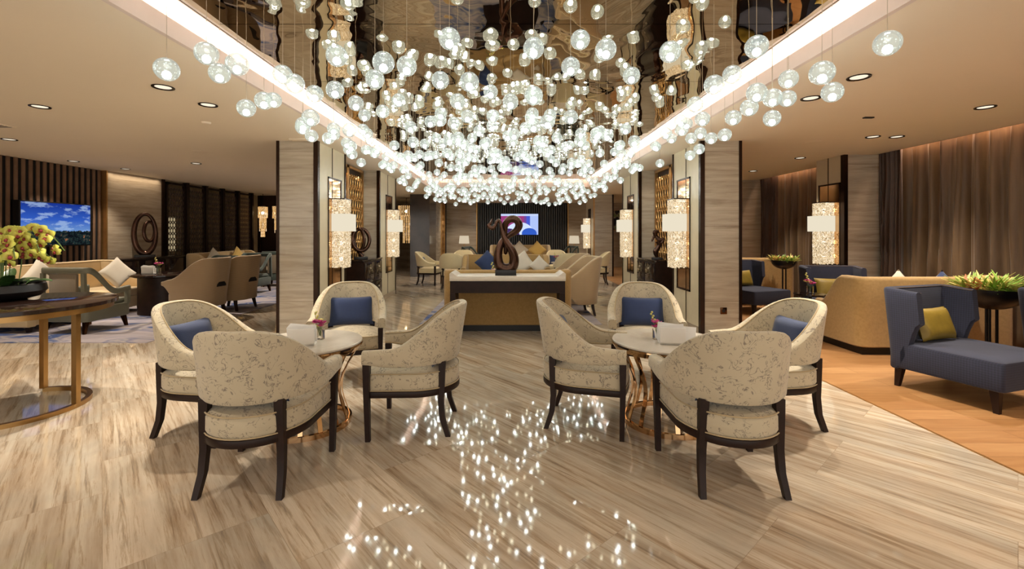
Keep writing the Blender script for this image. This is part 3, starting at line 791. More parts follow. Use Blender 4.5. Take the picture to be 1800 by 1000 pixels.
# ------------------------------------------------------------------ sofas
def sofa(x, y, a, lb, w_=1.85, d_=.85, h_=.88, ah=.62, fab='velvet', seatfab='velvetlight', th_=.12, plinth=True, group=None, sweep=.25, back_h=None):
    t = thing('sofa', lb, 'sofa', (x, y, 0), face(a), group)
    hw = w_/2-th_/2; pts = upath(hw, d_/2-.02, -d_/2+th_/2, .06, .06, 4)
    zt = lambda X, Y: interp(-Y, [(-d_/2, ah), (-d_/2+.12, ah), (-d_/2+.12+sweep*2, h_)])
    bm = bmnew(); rim, rb = shell(bm, pts, lambda X, Y: .09, zt, lambda X, Y: th_, None, 3); obj('back_and_arms', bm, fab, t)
    bm = bmnew(); tube(bm, rim, .006, 5); obj('piping', bm, seatfab, t)
    xbox('seat_base', fab, -hw+th_/2, hw-th_/2, -d_/2+th_, d_/2-.02, .1, .3, t, .02)
    n = 2 if w_ > 1.2 else 1; cw = (w_-2*th_)/n
    for k in range(n):
        x0 = -w_/2+th_+cw*k
        xbox('seat_cushion', seatfab, x0+.004, x0+cw-.004, -d_/2+th_+.002, d_/2-.005, .302, .44, t, .035, 3)
    if plinth: xbox('plinth', 'black', -w_/2+.06, w_/2-.06, -d_/2+.05, d_/2-.06, 0, .095, t)
    else:
        for sx in (-1, 1):
            for sy in (-1, 1):
                bm = bmnew(); leg(bm, [(sx*(w_/2-.1), sy*(d_/2-.1), .11), (sx*(w_/2-.09), sy*(d_/2-.09), 0)], .06, .04); obj('leg', bm, 'darkwood', t)
    return t
sofa(-.02, 6.90, 90, 'gold velvet sofa with its back to the camera behind the white-topped console', 1.84, .86, .88, .64)
sofa(-.08, 10.5, -90, 'gold velvet sofa facing the camera with blue and beige cushions in the centre', 2.0, .86, .9, .64, seatfab='velvet')
sofa(.42, 17.2, -90, 'pale gold sofa below the wall television at the far end', 2.3, .9, .96, .7, fab='velvetlight')
pillow('dark blue square cushion standing on its corner on the central facing sofa', 'navyp', -.50, 10.32, .45, -90, .42, .42, .14, 12, 45)
pillow('beige square cushion standing on its corner on the central facing sofa', 'offwhite', .30, 10.28, .45, -90, .42, .42, .14, 12, 35)
pillow('small pale cushion at the right end of the central facing sofa', 'offwhite', .68, 10.2, .45, -90, .34, .34, .12, 14, 45)
pillow('pale cushion standing on its corner on the far sofa under the television', 'offwhite', .38, 16.95, .44, -90, .5, .5, .15, 10, 45)
pillow('yellow cushion on its corner at the right of the far sofa', 'goldpillow', 1.05, 16.98, .44, -90, .5, .5, .15, 10, 45)
# console behind the gold sofa
t = thing('console_table', 'dark console table with thick white scrolled-end top behind the gold sofa', 'console table', (-.02, 6.17, 0))
xbox('tabletop', 'whitetop', -.76, .76, -.225, .225, .775, .838, t, .004)
xbox('apron', 'darkwood', -.755, .755, -.2, .2, .615, .773, t)
for s in (-1, 1):
    xbox('leg', 'darkwood', min(s*.755, s*.685), max(s*.755, s*.685), -.2, .2, 0, .614, t)
    bm = bmnew(); n = 10; A = []
    prof = [(.76, .838), (.76, .872), (.745, .884), (.725, .885), (.70, .866), (.66, .838)]
    for yy in (-.225, .225): A.append([bm.verts.new((s*px, yy, pz)) for px, pz in prof])
    for k in range(len(prof)): bm.faces.new((A[0][k], A[0][(k+1) % 6], A[1][(k+1) % 6], A[1][k]))
    bm.faces.new(A[0]); bm.faces.new(A[1]); obj('scroll_end', bm, 'whitetop', t, ang=60)
# the large knot sculpture
t = thing('sculpture', 'dark bronze intertwined loop sculpture on a black base on the white console', 'sculpture', (-.045, 6.12, .838))
xbox('base', 'black', -.14, .14, -.09, .09, 0, .075, t, .003)
K = [(110,105,8,0),(85,160,12,0),(60,200,20,0),(110,232,24,0),(150,190,20,0),(165,150,18,0),(195,128,18,0),(222,170,18,-.02),(236,250,20,-.035),(262,335,26,-.04),(310,430,34,-.035),(375,540,44,-.02),(402,650,52,0),(380,745,58,.01),(300,785,62,.01),(215,745,58,.01),(185,640,50,.02),(200,510,42,.035),(255,395,32,.045),(340,325,30,.04),(430,265,38,.02),(468,190,42,0),(430,120,40,-.02),(350,110,38,-.02),(290,165,34,.0),(276,260,30,.03),(282,370,24,.055),(292,480,28,.06),(288,560,22,.06),(286,590,6,.06)]
pts = crom([((x-290)*.001*1.0, d, (862-y)*.001+.0) for x, y, r, d in K], 6)
rr = []
for k in range(len(K)-1):
    for q in range(6): rr.append((K[k][2]+(K[k+1][2]-K[k][2])*q/6)*.00125)
rr.append(K[-1][2]*.001)
bm = bmnew(); tube(bm, pts, rr, 14); obj('knot', bm, 'bronze_sculpt', t)
# coffee table between the sofas
t = thing('coffee_table', 'low dark coffee table between the two central gold sofas', 'table', (0, 8.75, 0))
xbox('tabletop', 'lacquer', -.6, .6, -.35, .35, .38, .42, t, .005); xbox('base', 'darkwood', -.5, .5, -.27, .27, 0, .38, t)
vase_flowers(-.25, 8.6, .42, 'vase of pale flowers on the coffee table left of the knot sculpture', 15, 2.1, False)
vase_flowers(.12, 14.9, .6, 'vase of pale flowers on a far table before the television sofa', 17, 1.8, False)
small_table(.12, 14.9, 'small far table with pale flowers before the television sofa')

# beige ribbed wing chairs
def wing_chair():
    t = thing('wing_chair', '', 'armchair')
    pts = upath(.32, .36, -.34, .24, .26, 16)
    zt = lambda x, y: interp(-y, [(-.36, .62), (-.22, .66), (.28, 1.0)])
    zb = lambda x, y: .2+.36*smoothstep(.02, .36, y)
    bm = bmnew(); rim, rb = shell(bm, pts, zb, zt, lambda x, y: .065-.03*smoothstep(.2, .36, y), lambda x, y, z: (x*.1*max(0, z-.3), -.12*max(0, z-.3)*smoothstep(.2, -.3, y)), 6); obj('backrest', bm, 'striped', t)
    bm = bmnew(); tube(bm, rim, .005, 5); obj('piping', bm, 'creamfab', t)
    ol = rrect(-.285, .285, -.30, .34, .1)
    bm = bmnew(); slab(bm, ol, .2, .44, .04, .02); obj('seat', bm, 'striped', t)
    bm = bmnew(); pr = [(-.11, 0), (.11, 0), (.1, .04), (.055, .085), (0, .1), (-.055, .085), (-.1, .04)]
    A = [[bm.verts.new((x, yy, .52+z)) for x, z in pr] for yy in (-.408, -.33)]
    for k in range(7): bm.faces.new((A[0][k], A[0][(k+1) % 7], A[1][(k+1) % 7], A[1][k]))
    bm.faces.new(A[0]); bm.faces.new(A[1]); obj('grip_hole_shade', bm, 'black', t)  # black solid painted in for the shade inside the cut-out grip hole
    for sx in (-1, 1):
        for sy in (-1, 1):
            bm = bmnew(); leg(bm, [(sx*.24, sy*.24, .22), (sx*.25, sy*.255, .12), (sx*.262, sy*.285, 0)], .05, .032); obj('leg', bm, 'darkwood', t)
    return t
wc = wing_chair()
for k, (x, y, a, lb) in enumerate([(-5.2, 7.62, 176, 'beige ribbed wing chair nearer the camera at the dark round table on the left'), (-5.12, 8.42, 174, 'beige ribbed wing chair behind the first one by the left stone column'),
                                   (1.14, 7.95, 188, 'beige ribbed wing chair just right of the central gold sofa, nearest the camera'), (1.13, 9.0, 188, 'beige ribbed wing chair second back, right of the central gold sofa')]):
    o = wc if k == 0 else dup(wc)
    o.location = (x, y, 0); o.rotation_euler = (0, 0, face(a)); tag(o, lb, 'armchair', 'beige ribbed wing chairs')
    if k > 1: pillow('blue pillow in the %s beige wing chair right of the central sofa' % ('nearer' if k == 2 else 'farther'), 'navyp', x+.16, y+.02, .462, a, .42, .3, .11, 16)

# open-arm armchairs
def open_armchair(fab, name='open_armchair'):
    t = thing(name, '', 'armchair')
    pts = upath(.335, .33, -.33, .07, .07, 5)
    zt = lambda x, y: interp(-y, [(-.33, .62), (-.12, .60), (.30, .93)])
    bm = bmnew(); shell(bm, pts, lambda x, y: zt(x, y)-.085, zt, lambda x, y: .05, None, 1); obj('arm_rail', bm, fab, t)
    xbox('backrest', 'greypanel', -.2, .2, -.345, -.30, .36, .84, t, .01)
    ol = rrect(-.33, .33, -.33, .36, .05)
    bm = bmnew(); slab(bm, ol, .17, .36, .02); obj('seat_base', bm, fab, t)
    bm = bmnew(); slab(bm, rrect(-.29, .29, -.29, .345, .06), .36, .44, .03, .02); obj('seat_cushion', bm, fab, t)
    for s in (-1, 1):
        xbox('arm_post', fab, s*.335-.025, s*.335+.025, .27, .33, .35, .545, t, .004)
        bm = bmnew(); leg(bm, [(s*.30, -.33, .85), (s*.315, -.33, .35)], .05, .05, .04, .04); obj('back_post', bm, fab, t)
        for sy in (-1, 1):
            bm = bmnew(); leg(bm, [(s*.28, sy*.28, .18), (s*.3, sy*.32, 0)], .055, .032); obj('leg', bm, 'bronze', t)
    return t
oa = open_armchair('greygreen'); oa.location = (-6.12, 6.6, 0); oa.rotation_euler = (0, 0, face(86)); tag(oa, 'grey-green open-arm armchair with its back to the camera, left of the dark round table', 'armchair')
ob_ = open_armchair('green'); G3 = 'dark green open-arm chairs in the left lounge'
for k, (x, y, a, lb) in enumerate([(-6.15, 9.45, -112, 'dark green open-arm chair just behind the nearer beige wing chair'), (-6.1, 10.7, -95, 'dark green open-arm chair second back behind the beige wing chairs'), (-6.15, 12.2, 100, 'dark green open-arm chair beside the left stone column, farthest back')]):
    o = ob_ if k == 0 else dup(ob_)
    o.location = (x, y, 0); o.rotation_euler = (0, 0, face(a)); tag(o, lb, 'armchair', G3)
o = dup(ob_, (-1.25, 16.2, 0), face(-20), 'dark green armchair at the left end of the far sofa', 'dark green armchairs by the far sofa')
o = dup(ob_, (2.15, 17.1, 0), face(200), 'dark green armchair at the right end of the far sofa', 'dark green armchairs by the far sofa')
sofa(-7.1, 7.35, 0, 'pale gold sofa along the left wall under the television, pillows on it', 2.1, .9, .92, .64, fab='velvetlight', plinth=False)
sofa(-7.3, 12.0, 0, 'pale gold sofa along the dark lattice screens at the far left', 2.4, .85, .92, .64, fab='velvetlight', plinth=False)
pillow('off-white pillow on its corner at the far arm of the left wall sofa', 'offwhite', -6.72, 7.85, .45, -25, .4, .4, .13, 14, 40)
pillow('off-white pillow behind the orchids at the near end of the left wall sofa', 'offwhite', -7.0, 6.85, .45, 0, .42, .42, .13, 10, 45)
pillow('pale pillow on its corner on the far left sofa, nearer one', 'offwhite', -7.4, 11.5, .45, 0, .44, .44, .13, 8, 45)
pillow('pale pillow on its corner on the far left sofa, farther one', 'goldpillow', -7.4, 12.5, .45, 0, .44, .44, .13, 8, 45)
t = thing('round_table', 'large dark round table with drum base before the left wall sofa', 'table', (-6.08, 8.05, 0))
bm = bmnew(); lathe(bm, [(0, .65), (.49, .65), (.51, .665), (.51, .69), (.49, .70), (0, .70)], 48); obj('tabletop', bm, 'lacquer', t)
bm = bmnew(); lathe(bm, [(0, 0), (.39, 0), (.39, .648), (0, .648)], 40); obj('drum_base', bm, 'darkwood', t)
napkin_holder(-6.22, 7.85, .70, .3, 'white napkin holder on the large dark round table at the left')
vase_flowers(-6.02, 7.8, .70, 'vase of magenta flowers on the large dark round table at the left', 21, 1.4)
t = thing('side_table', 'dark side table beside the farthest dark green chair', 'table', (-5.35, 12.2, 0))
xbox('tabletop', 'lacquer', -.3, .3, -.3, .3, .6, .64, t, .004); xbox('base', 'darkwood', -.26, .26, -.26, .26, 0, .6, t)
napkin_holder(-5.45, 12.05, .64, 0, 'white napkin holder on the dark side table by the left column')
vase_flowers(-5.25, 12.1, .64, 'vase of pink flowers on the dark side table by the left column', 23, 1.4)

# ------------------------------------------------------------------ carpets
def carpet(lb, x0, x1, y0, y1):
    bm = bmnew(); box(bm, x0, x1, y0, y1, .0005, .008); tag(obj('carpet', bm, 'carpet'), lb, 'carpet')
carpet('blue and grey abstract carpet in the left lounge', -8.05, -4.62, 5.8, 14.6)
carpet('blue and grey carpet under the central gold sofas', -1.38, 1.42, 6.95, 11.4)

# ------------------------------------------------------------------ orchid table
t = thing('round_table', 'tall round dark table with brass apron and legs carrying the orchids', 'table', (-3.95, 3.6, 0))
bm = bmnew(); lathe(bm, [(0, .815), (.64, .815), (.655, .82), (.655, .848), (.645, .853), (0, .853)], 64); obj('tabletop', bm, 'lacquer', t)
bm = bmnew(); lathe(bm, [(.59, .775), (.625, .775), (.625, .814), (.59, .814), (.59, .775)], 64); obj('apron', bm, 'satin_gold', t)
bm = bmnew(); P = []
for k in range(61):
    a = math.radians(150+322*k/60); P.append((a))
R = []
for a in P: R.append([bm.verts.new((r*math.cos(a), r*math.sin(a), z)) for r, z in ((.45, 0), (.485, 0), (.485, .035), (.45, .035))])
for A, B in zip(R, R[1:]):
    for j in range(4): bm.faces.new((A[j], A[(j+1) % 4], B[(j+1) % 4], B[j]))
bm.faces.new(R[0]); bm.faces.new(R[-1]); obj('base_ring', bm, 'satin_gold', t)
for a in (8, 112, 150, 230, 300):
    x, y = .467*math.cos(math.radians(a)), .467*math.sin(math.radians(a))
    bm = bmnew(); box(bm, x-.02, x+.02, y-.02, y+.02, .03, .78); obj('leg', bm, 'satin_gold', t)
t = thing('potted_orchid', 'large yellow-green orchid arrangement in a low dark bowl on the brass-legged table', 'plant', (-4.2, 3.75, .853))
bm = bmnew(); lathe(bm, [(0, 0), (.16, 0), (.24, .02), (.285, .07), (.275, .125), (.255, .13), (.25, .11), (0, .1)], 40); obj('bowl', bm, 'black', t)
r = random.Random(5)
def leafblade(bm, base, az, L, W, lift, droop, n=8):
    prev = None
    for k in range(n+1):
        f = k/n; rad = L*f*math.cos(lift*(1-f*.4)); z = L*f*math.sin(lift)-droop*f*f
        wd = W*math.sin(PI*min(.999, (f*.92+.06)))**.7
        c = Vector((base[0]+rad*math.cos(az), base[1]+rad*math.sin(az), base[2]+z))
        sd = Vector((-math.sin(az), math.cos(az), 0))*wd
        row = [bm.verts.new(c-sd+Vector((0, 0, .25*wd))), bm.verts.new(c), bm.verts.new(c+sd+Vector((0, 0, .25*wd)))]
        if prev:
            for j in (0, 1): bm.faces.new((prev[j], prev[j+1], row[j+1], row[j]))
        prev = row
def thick(bm, t_=.003):
    bmesh.ops.recalc_face_normals(bm, faces=bm.faces[:]); bmesh.ops.solidify(bm, geom=bm.faces[:], thickness=t_)
for k in range(16):
    bm = bmnew(); a = k*2.4; q = .05+.12*(k % 3)/2
    leafblade(bm, (q*math.cos(a), q*math.sin(a), .11), a, r.uniform(.16, .24), r.uniform(.04, .055), r.uniform(.4, .9), r.uniform(.04, .1)); thick(bm)
    obj('leaf', bm, 'leaf', t)
FP = []
for k in range(11):
    a = r.uniform(0, 2*PI); q = r.uniform(.02, .12); b = (q*math.cos(a), q*math.sin(a), .1)
    az = r.uniform(-.9, .9) + (0 if k < 8 else PI); H = r.uniform(.44, .56); RR = r.uniform(.12, .40)
    P = crom([b, (b[0]*1.2, b[1]*1.2, H*.6), (b[0]+.25*RR*math.cos(az), b[1]+.25*RR*math.sin(az), H*.97), (b[0]+.7*RR*math.cos(az), b[1]+.7*RR*math.sin(az), H*1.0), (b[0]+RR*math.cos(az), b[1]+RR*math.sin(az), H*.72)], 6)
    bm = bmnew(); tube(bm, P, .004, 5); obj('stem', bm, 'stem', t)
    for q in range(7): FP.append(P[12+int(q*(len(P)-13)/6)])
def flower():
    bm = bmnew()
    for a, L, W in ((90, .036, .017), (210, .034, .015), (330, .034, .015), (25, .04, .028), (155, .04, .028)):
        a = math.radians(a); prev = None; n = 5
        for k in range(n+1):
            f = k/n; wd = W*math.sin(PI*(f*.88+.08)); c = Vector((L*f*math.cos(a), -.012*math.sin(f*PI)+.01*f, L*f*math.sin(a)))
            sd = Vector((-math.sin(a), 0, math.cos(a)))*wd
            row = [bm.verts.new(c-sd), bm.verts.new(c+Vector((0, -.004, 0))), bm.verts.new(c+sd)]
            if prev:
                for j in (0, 1): bm.faces.new((prev[j], prev[j+1], row[j+1], row[j]))
            prev = row
    thick(bm, .0012); f = obj('flower', bm, 'petal', t)
    bm = bmnew(); bmesh.ops.create_icosphere(bm, subdivisions=1, radius=.012, matrix=Matrix.Translation((0, -.014, -.006))@Matrix.Diagonal((1, .8, 1.1, 1))); obj('lip', bm, 'lip', f)
    return f
f0 = flower(); f0k = f0.children[0]
for k, p in enumerate(FP):
    if k == 0: f = f0
    else:
        f = f0.copy(); C.objects.link(f); c = f0k.copy(); C.objects.link(c); c.parent = f
    f.location = p+Vector((r.uniform(-.04, .04), r.uniform(-.05, .03), r.uniform(-.045, .035))); s = r.uniform(1.0, 1.35); f.scale = (s, s, s)
    f.rotation_euler = (r.uniform(-.3, .5), r.uniform(-.4, .4), r.uniform(-.5, 1.0))

# ------------------------------------------------------------------ sconces
def sconce(x, y, side, lb, far=False):
    """hangs on a panel whose face looks along -side in x; side = +1 right wall"""
    t = thing('wall_sconce', lb, 'wall light', (x, y, 0), 0 if side > 0 else PI, 'crystal wall lights')
    # local: wall at x=0, light projects to -x, width along y
    bm = bmnew()
    box(bm, -.012, 0, -.26, -.235, .55, 2.22); box(bm, -.012, 0, .235, .26, .55, 2.22); box(bm, -.012, 0, -.26, .26, 2.2, 2.225); box(bm, -.012, 0, -.26, .26, .55, .575)
    obj('frame', bm, 'bronze_dark', t); xbox('backplate', 'rose', -.004, -.001, -.235, .235, .575, 2.2, t)
    xbox('shade', 'shade', -.27, -.012, -.155, .155, 1.43, 1.69, t, .003)
    xbox('top_cap', 'bronze_dark', -.2, -.004, -.14, .14, 1.905, 1.92, t)
    rr_ = random.Random(3)
    for z0, z1 in ((1.69, 1.905), (.88, 1.43)):
        bm = bmnew()
        P = [(-.19, -.125+.25*k/11) for k in range(12)]+[(-.19+.17*k/7, -.125) for k in range(1, 8)]+[(-.19+.17*k/7, .125) for k in range(1, 8)]
        for px, py in P:
            z = z0+rr_.uniform(0, .02) if z0 < 1 else z0
            while z < z1-.01:
                h = min(.034, z1-z); wd = .0095*rr_.uniform(.8, 1.1)
                M = Matrix.Translation((px, py, z+h/2))@Matrix.Rotation(rr_.uniform(0, 1.5), 4, 'Z')@Matrix.Diagonal((wd*2, wd*2, h*.92, 1))
                bmesh.ops.create_cube(bm, size=1, matrix=M); z += h
        obj('crystal_strands', bm, 'crystal', t, smooth=False)['kind'] = 'stuff'
    for zz in (1.79, 1.25, 1.02):
        bm = bmnew(); bmesh.ops.create_uvsphere(bm, u_segments=10, v_segments=6, radius=.03, matrix=Matrix.Translation((-.1, 0, zz))); obj('bulb', bm, 'bulbwarm', t)
    return t
sconce(-2.63, 6.86, -1, 'tall crystal wall light with square ivory shade on the near left pillar')
sconce(-2.63, 9.95, -1, 'crystal wall light with square ivory shade on the second left pillar')
sconce(2.63, 6.86, 1, 'tall crystal wall light with square ivory shade on the near right pillar')
sconce(2.63, 9.85, 1, 'crystal wall light with square ivory shade on the second right pillar')
sconce(2.74, 15.5, 1, 'crystal wall light with square ivory shade on the farthest right pillar')
sconce(5.37, 7.63, 1, 'crystal wall light with square ivory shade on the pillar between the brown curtains')

# hanging crystal lanterns
def crystal_pendant(x, y, z0, z1, rad, lb):
    t = thing('crystal_pendant', lb, 'pendant light', (x, y, 0), 0, 'amber crystal hanging lights')
    rr_ = random.Random(8)
    bm = bmnew()
    for tier, (ra, za, zb_) in enumerate(((1, z1, z1-.36), (.72, z1-.34, z1-.72), (.42, z1-.7, z0))):
        n = int(26*ra)
        for k in range(n):
            a = 2*PI*k/n; z = za
            while z > zb_+rr_.uniform(0, .05):
                M = Matrix.Translation((rad*ra*math.cos(a), rad*ra*math.sin(a), z-.045))@Matrix.Rotation(rr_.random()*3, 4, 'Z')@Matrix.Diagonal((.022, .012, .085, 1))
                bmesh.ops.create_cube(bm, size=1, matrix=M); z -= .09
    obj('crystal_rods', bm, 'amber', t, smooth=False)['kind'] = 'stuff'
    bm = bmnew(); lathe(bm, [(0, z1), (rad*1.02, z1), (rad*1.02, z1+.025), (0, z1+.03)], 24); tube(bm, [(0, 0, z1+.02), (0, 0, ZC)], .01, 6); obj('canopy_rod', bm, 'bronze_dark', t)
    bm = bmnew(); bmesh.ops.create_uvsphere(bm, u_segments=8, v_segments=6, radius=.05, matrix=Matrix.Translation((0, 0, z1-.2))); obj('bulb', bm, 'bulbwarm', t)
crystal_pendant(-3.66, 16.2, 1.1, 2.38, .27, 'amber crystal hanging light beside the dark marble pillar, left of centre')
crystal_pendant(-6.85, 13.6, 1.12, 2.2, .19, 'larger amber crystal hanging light between the lattice screens and the left stone column')
crystal_pendant(-7.9, 14.6, 1.3, 2.25, .13, 'smaller amber crystal hanging light just right of the last lattice screen')

# ------------------------------------------------------------------ lattice screens
def lattice(bm, wid, z0, z1, cols, depth=.02, rw=.007):
    cw = wid/cols; ch = cw*1.55; row = 0; z = z0+ch/2
    while z < z1-ch*.3:
        for k in range(cols):
            cx = -wid/2+cw*(k+.5); P = []
            for q in range(10):
                a = 2*PI*q/10; P.append((0, cx+cw*.5*math.cos(a), z+ch*.5*math.sin(a)))
            tube(bm, P, rw, 4, closed=True)
            P = [(0, cx+cw*.26*math.cos(2*PI*q/6), z+ch*.5+ch*.2*math.sin(2*PI*q/6)) for q in range(6)]
            if z+ch*.7 < z1: tube(bm, P, rw*.8, 4, closed=True)
        z += ch
def screen(name, label, x, y, wid, z0, z1, cols, mat, frame='bronze_dark', group=None, nsx=1, back=None, rw=.007):
    t = thing(name, label, 'screen', (x, y, 0), 0, group)
    bm = bmnew(); lattice(bm, wid-.1, z0+.05, z1-.05, cols, rw=rw); obj('lattice', bm, mat, t)
    bm = bmnew(); box(bm, -.025, .025, -wid/2, -wid/2+.05, z0, z1); box(bm, -.025, .025, wid/2-.05, wid/2, z0, z1)
    box(bm, -.025, .025, -wid/2, wid/2, z0, z0+.05); box(bm, -.025, .025, -wid/2, wid/2, z1-.05, z1); obj('frame', bm, frame, t)
    if back: xbox('backing', back, *sorted((nsx*.03, nsx*.04)), -wid/2, wid/2, z0, z1, t)
    return t
for s in (-1, 1):
    for k, yy in enumerate((7.78, 8.66)):
        screen('lattice_screen', 'gold openwork lattice panel in the %s niche, %s' % ('left' if s < 0 else 'right', 'nearer the camera' if k == 0 else 'farther one'), s*2.93, yy, .87, .02, 2.64, 6, 'gold', 'gold', 'gold lattice panels in the niches', s, 'darkwood', .013)
    for yy in (7.6, 8.2, 8.8): spot_light((s*2.8, yy, 2.64), 9, 110, 1, WARM, .01)
for k in range(5):
    yy = 11.05+.72*k
    screen('lattice_screen', 'tall dark lattice screen, %s of five along the left lounge' % ('nearest', 'second', 'third', 'fourth', 'farthest')[k], -8.1, yy, .62, 0, 2.62, 6, 'screenwood', 'darkwood', 'dark lattice screens', rw=.0095)
    S('trim_8', 'darkwood', -8.16, -8.04, yy+.32, yy+.40, 0, ZC)
t = thing('light_panel', 'dim lit panel glimpsed behind the nearest dark lattice screen', 'light', (-8.4, 11.2, 1.2))
xbox('diffuser', emis('dim_glow', (226, 204, 160), .5), 0, .01, -.25, .25, -.25, .6, t)

screen('lattice_screen', 'narrow gold lattice panel on the far wall beyond the dark marble pillar', -2.59, 17.8, .9, .02, 2.6, 5, 'gold', 'gold', None, -1, 'nicheback', rw=.013)
spot_light((-2.3, 17.3, 2.64), 20, 90, 1)
# ------------------------------------------------------------------ consoles with sculptures
def cabinet(lb, x, y, side, wid=1.1):
    t = thing('console_cabinet', lb, 'cabinet', (x, y, 0), 0 if side > 0 else PI)
    # local: front at -x
    xbox('body', 'darkwood', -.16, .16, -wid/2, wid/2, 0, .89, t); xbox('top', 'lacquer', -.175, .165, -wid/2-.01, wid/2+.01, .892, .92, t, .004)
    for k in (-1, 1):
        y0, y1 = sorted((k*.01, k*(wid/2-.02)))
        for z0, z1 in ((.5, .86), (.1, .48)):
            d = xbox('drawer', 'lacquer', -.175, -.161, y0, y1, z0, z1, t, .002)
            bm = bmnew(); bmesh.ops.create_uvsphere(bm, u_segments=10, v_segments=8, radius=.018, matrix=Matrix.Translation((-.19, (y0+y1)/2, z1-.1))); obj('knob', bm, 'cord', d)
    return t
cabinet('dark drawer cabinet with a loop sculpture in the left niche', -2.725, 8.6, -1)
cabinet('dark drawer cabinet with a twisted sculpture in the right niche', 2.725, 8.55, 1)
def loops(lb, x, y, z, rz, paths, base=(.11, .07, .05), basemat='black'):
    t = thing('sculpture', lb, 'sculpture', (x, y, z), rz)
    xbox('base', basemat, -base[0], base[0], -base[1], base[1], 0, base[2], t, .003)
    bm = bmnew()
    for pts, rad, closed in paths:
        P = crom(pts, 8, closed)
        if hasattr(rad, '__len__'):
            n = len(P); R_ = []
            for i in range(n):
                f = i/max(1, (n if closed else n-1))*(len(rad) if closed else len(rad)-1); a = int(f) % len(rad); b = (a+1) % len(rad); R_.append(rad[a]+(rad[b]-rad[a])*(f-int(f)))
            rad = R_
        tube(bm, P, rad, 12, closed)
    obj('loops', bm, 'bronze_sculpt', t); return t
def oval(cx, cz, rx, rz_, dy=0, ph=0, n=10, tilt=0): return [(cx+rx*math.cos(2*PI*k/n+ph), dy*math.sin(2*PI*k/n+ph+tilt), cz+rz_*math.sin(2*PI*k/n+ph)) for k in range(n)]
loops('tall dark ring sculpture with smaller inner ring, before the left stone panel', -7.8, 9.75, .89, math.radians(38),
      [(oval(0, .50, .185, .42, .02), [.04, .035, .035, .04, .045, .05, .055, .06, .06, .05], True), (oval(.07, .55, .09, .21, .03, 0, 10, 1), [.03, .03, .028, .03, .035, .035, .035, .035, .03, .03], True)], (.18, .1, .05))
loops('brown egg-shaped loop sculpture on the cabinet in the left niche', -2.72, 8.35, .92, math.radians(20),
      [(oval(0, .36, .15, .2, .04), .035, True), (oval(-.03, .36, .085, .2, -.05, 0, 10, 2), .03, True), ([(-.05, 0, .19), (-.02, 0, .12), (.03, 0, .05)], [.05, .035, .05], False)], (.12, .08, .05))
loops('slim twisted figure-like bronze sculpture on the cabinet in the right niche', 2.72, 8.35, .92, math.radians(-20),
      [([(.0, 0, .04), (-.03, 0, .14), (.03, 0, .26), (.01, 0, .34)], [.025, .05, .04, .05], False), ([(-.1, .0, .33), (-.04, .02, .44), (.03, 0, .36), (.11, -.01, .38), (.07, 0, .31), (0, 0, .34)], [.014, .03, .04, .02, .03, .03], False), ([(-.03, 0, .42), (-.04, 0, .5), (.03, 0, .51)], [.03, .045, .02], False)], (.1, .08, .04))
t = thing('console_cabinet', 'long dark console below the ring sculpture along the left wall', 'cabinet', (-7.83, 10.0, 0))
xbox('body', 'darkwood', -.24, .24, -1.1, .62, 0, .86, t); xbox('top', 'lacquer', -.26, .26, -1.12, .64, .862, .89, t, .004)
for k in range(3): xbox('door', 'lacquer', .242, .256, -1.08+.56*k, -.54+.56*k, .08, .83, t, .002)

# ------------------------------------------------------------------ televisions
def tvmat_sky():
    t = NT('dusk_city_picture'); g = t.coord('Generated'); sp = t.n('ShaderNodeSeparateXYZ'); t.l(g, sp.inputs[0]); z = sp.outputs[2]
    n = t.noise(t.coord('Generated', scale=(1, 2, 4)), 2.2, 4, .6)
    sky = t.ramp(z, [(.2, lin((180, 140, 110))), (.3, lin((110, 150, 205))), (.6, lin((50, 92, 190))), (1, lin((24, 50, 140)))])
    sky = t.mix(t.ramp(n, [(.53, (0, 0, 0, 1)), (.62, (.6, .6, .6, 1))]), sky, lin((170, 195, 230)))
    city = t.noise(t.coord('Generated', scale=(1, 14, 12)), 1, 4, .7)
    cc = t.ramp(city, [(.45, lin((14, 18, 24))), (.6, lin((40, 58, 56))), (.68, lin((226, 130, 70))), (.78, lin((255, 230, 190)))])
    edge = t.math('ADD', .27, t.math('MULTIPLY', t.noise(t.coord('Generated', scale=(1, 14, .1)), 1, 2), .14))
    c = t.mix(t.math('GREATER_THAN', z, edge), cc, sky)
    e = t.n('ShaderNodeEmission'); t.l(c, e.inputs[0]); e.inputs[1].default_value = 1.0; t.l(e.outputs[0], t.out.inputs[0]); return t.m
def tvmat_far():
    t = NT('bedside_picture'); g = t.coord('Generated'); sp = t.n('ShaderNodeSeparateXYZ'); t.l(g, sp.inputs[0]); x, z = sp.outputs[0], sp.outputs[2]
    c = t.ramp(x, [(0, lin((150, 60, 120))), (.62, lin((110, 70, 150))), (.68, lin((70, 90, 200))), (.78, lin((170, 190, 240)))], 'CONSTANT')
    def ell(cx, cz, a, b, col, c):
        dx = t.math('DIVIDE', t.math('SUBTRACT', x, cx), a); dz = t.math('DIVIDE', t.math('SUBTRACT', z, cz), b)
        d = t.math('ADD', t.math('MULTIPLY', dx, dx), t.math('MULTIPLY', dz, dz))
        return t.mix(t.math('LESS_THAN', d, 1.0), c, lin(col))
    c = t.mix(t.math('GREATER_THAN', z, .9), c, lin((190, 205, 240)))
    c = ell(.5, .12, .36, .48, (206, 220, 248), c); c = ell(.76, .06, .2, .26, (50, 90, 190), c); c = ell(.2, .0, .3, .3, (60, 40, 90), c)
    e = t.n('ShaderNodeEmission'); t.l(c, e.inputs[0]); e.inputs[1].default_value = 1.1; t.l(e.outputs[0], t.out.inputs[0]); return t.m
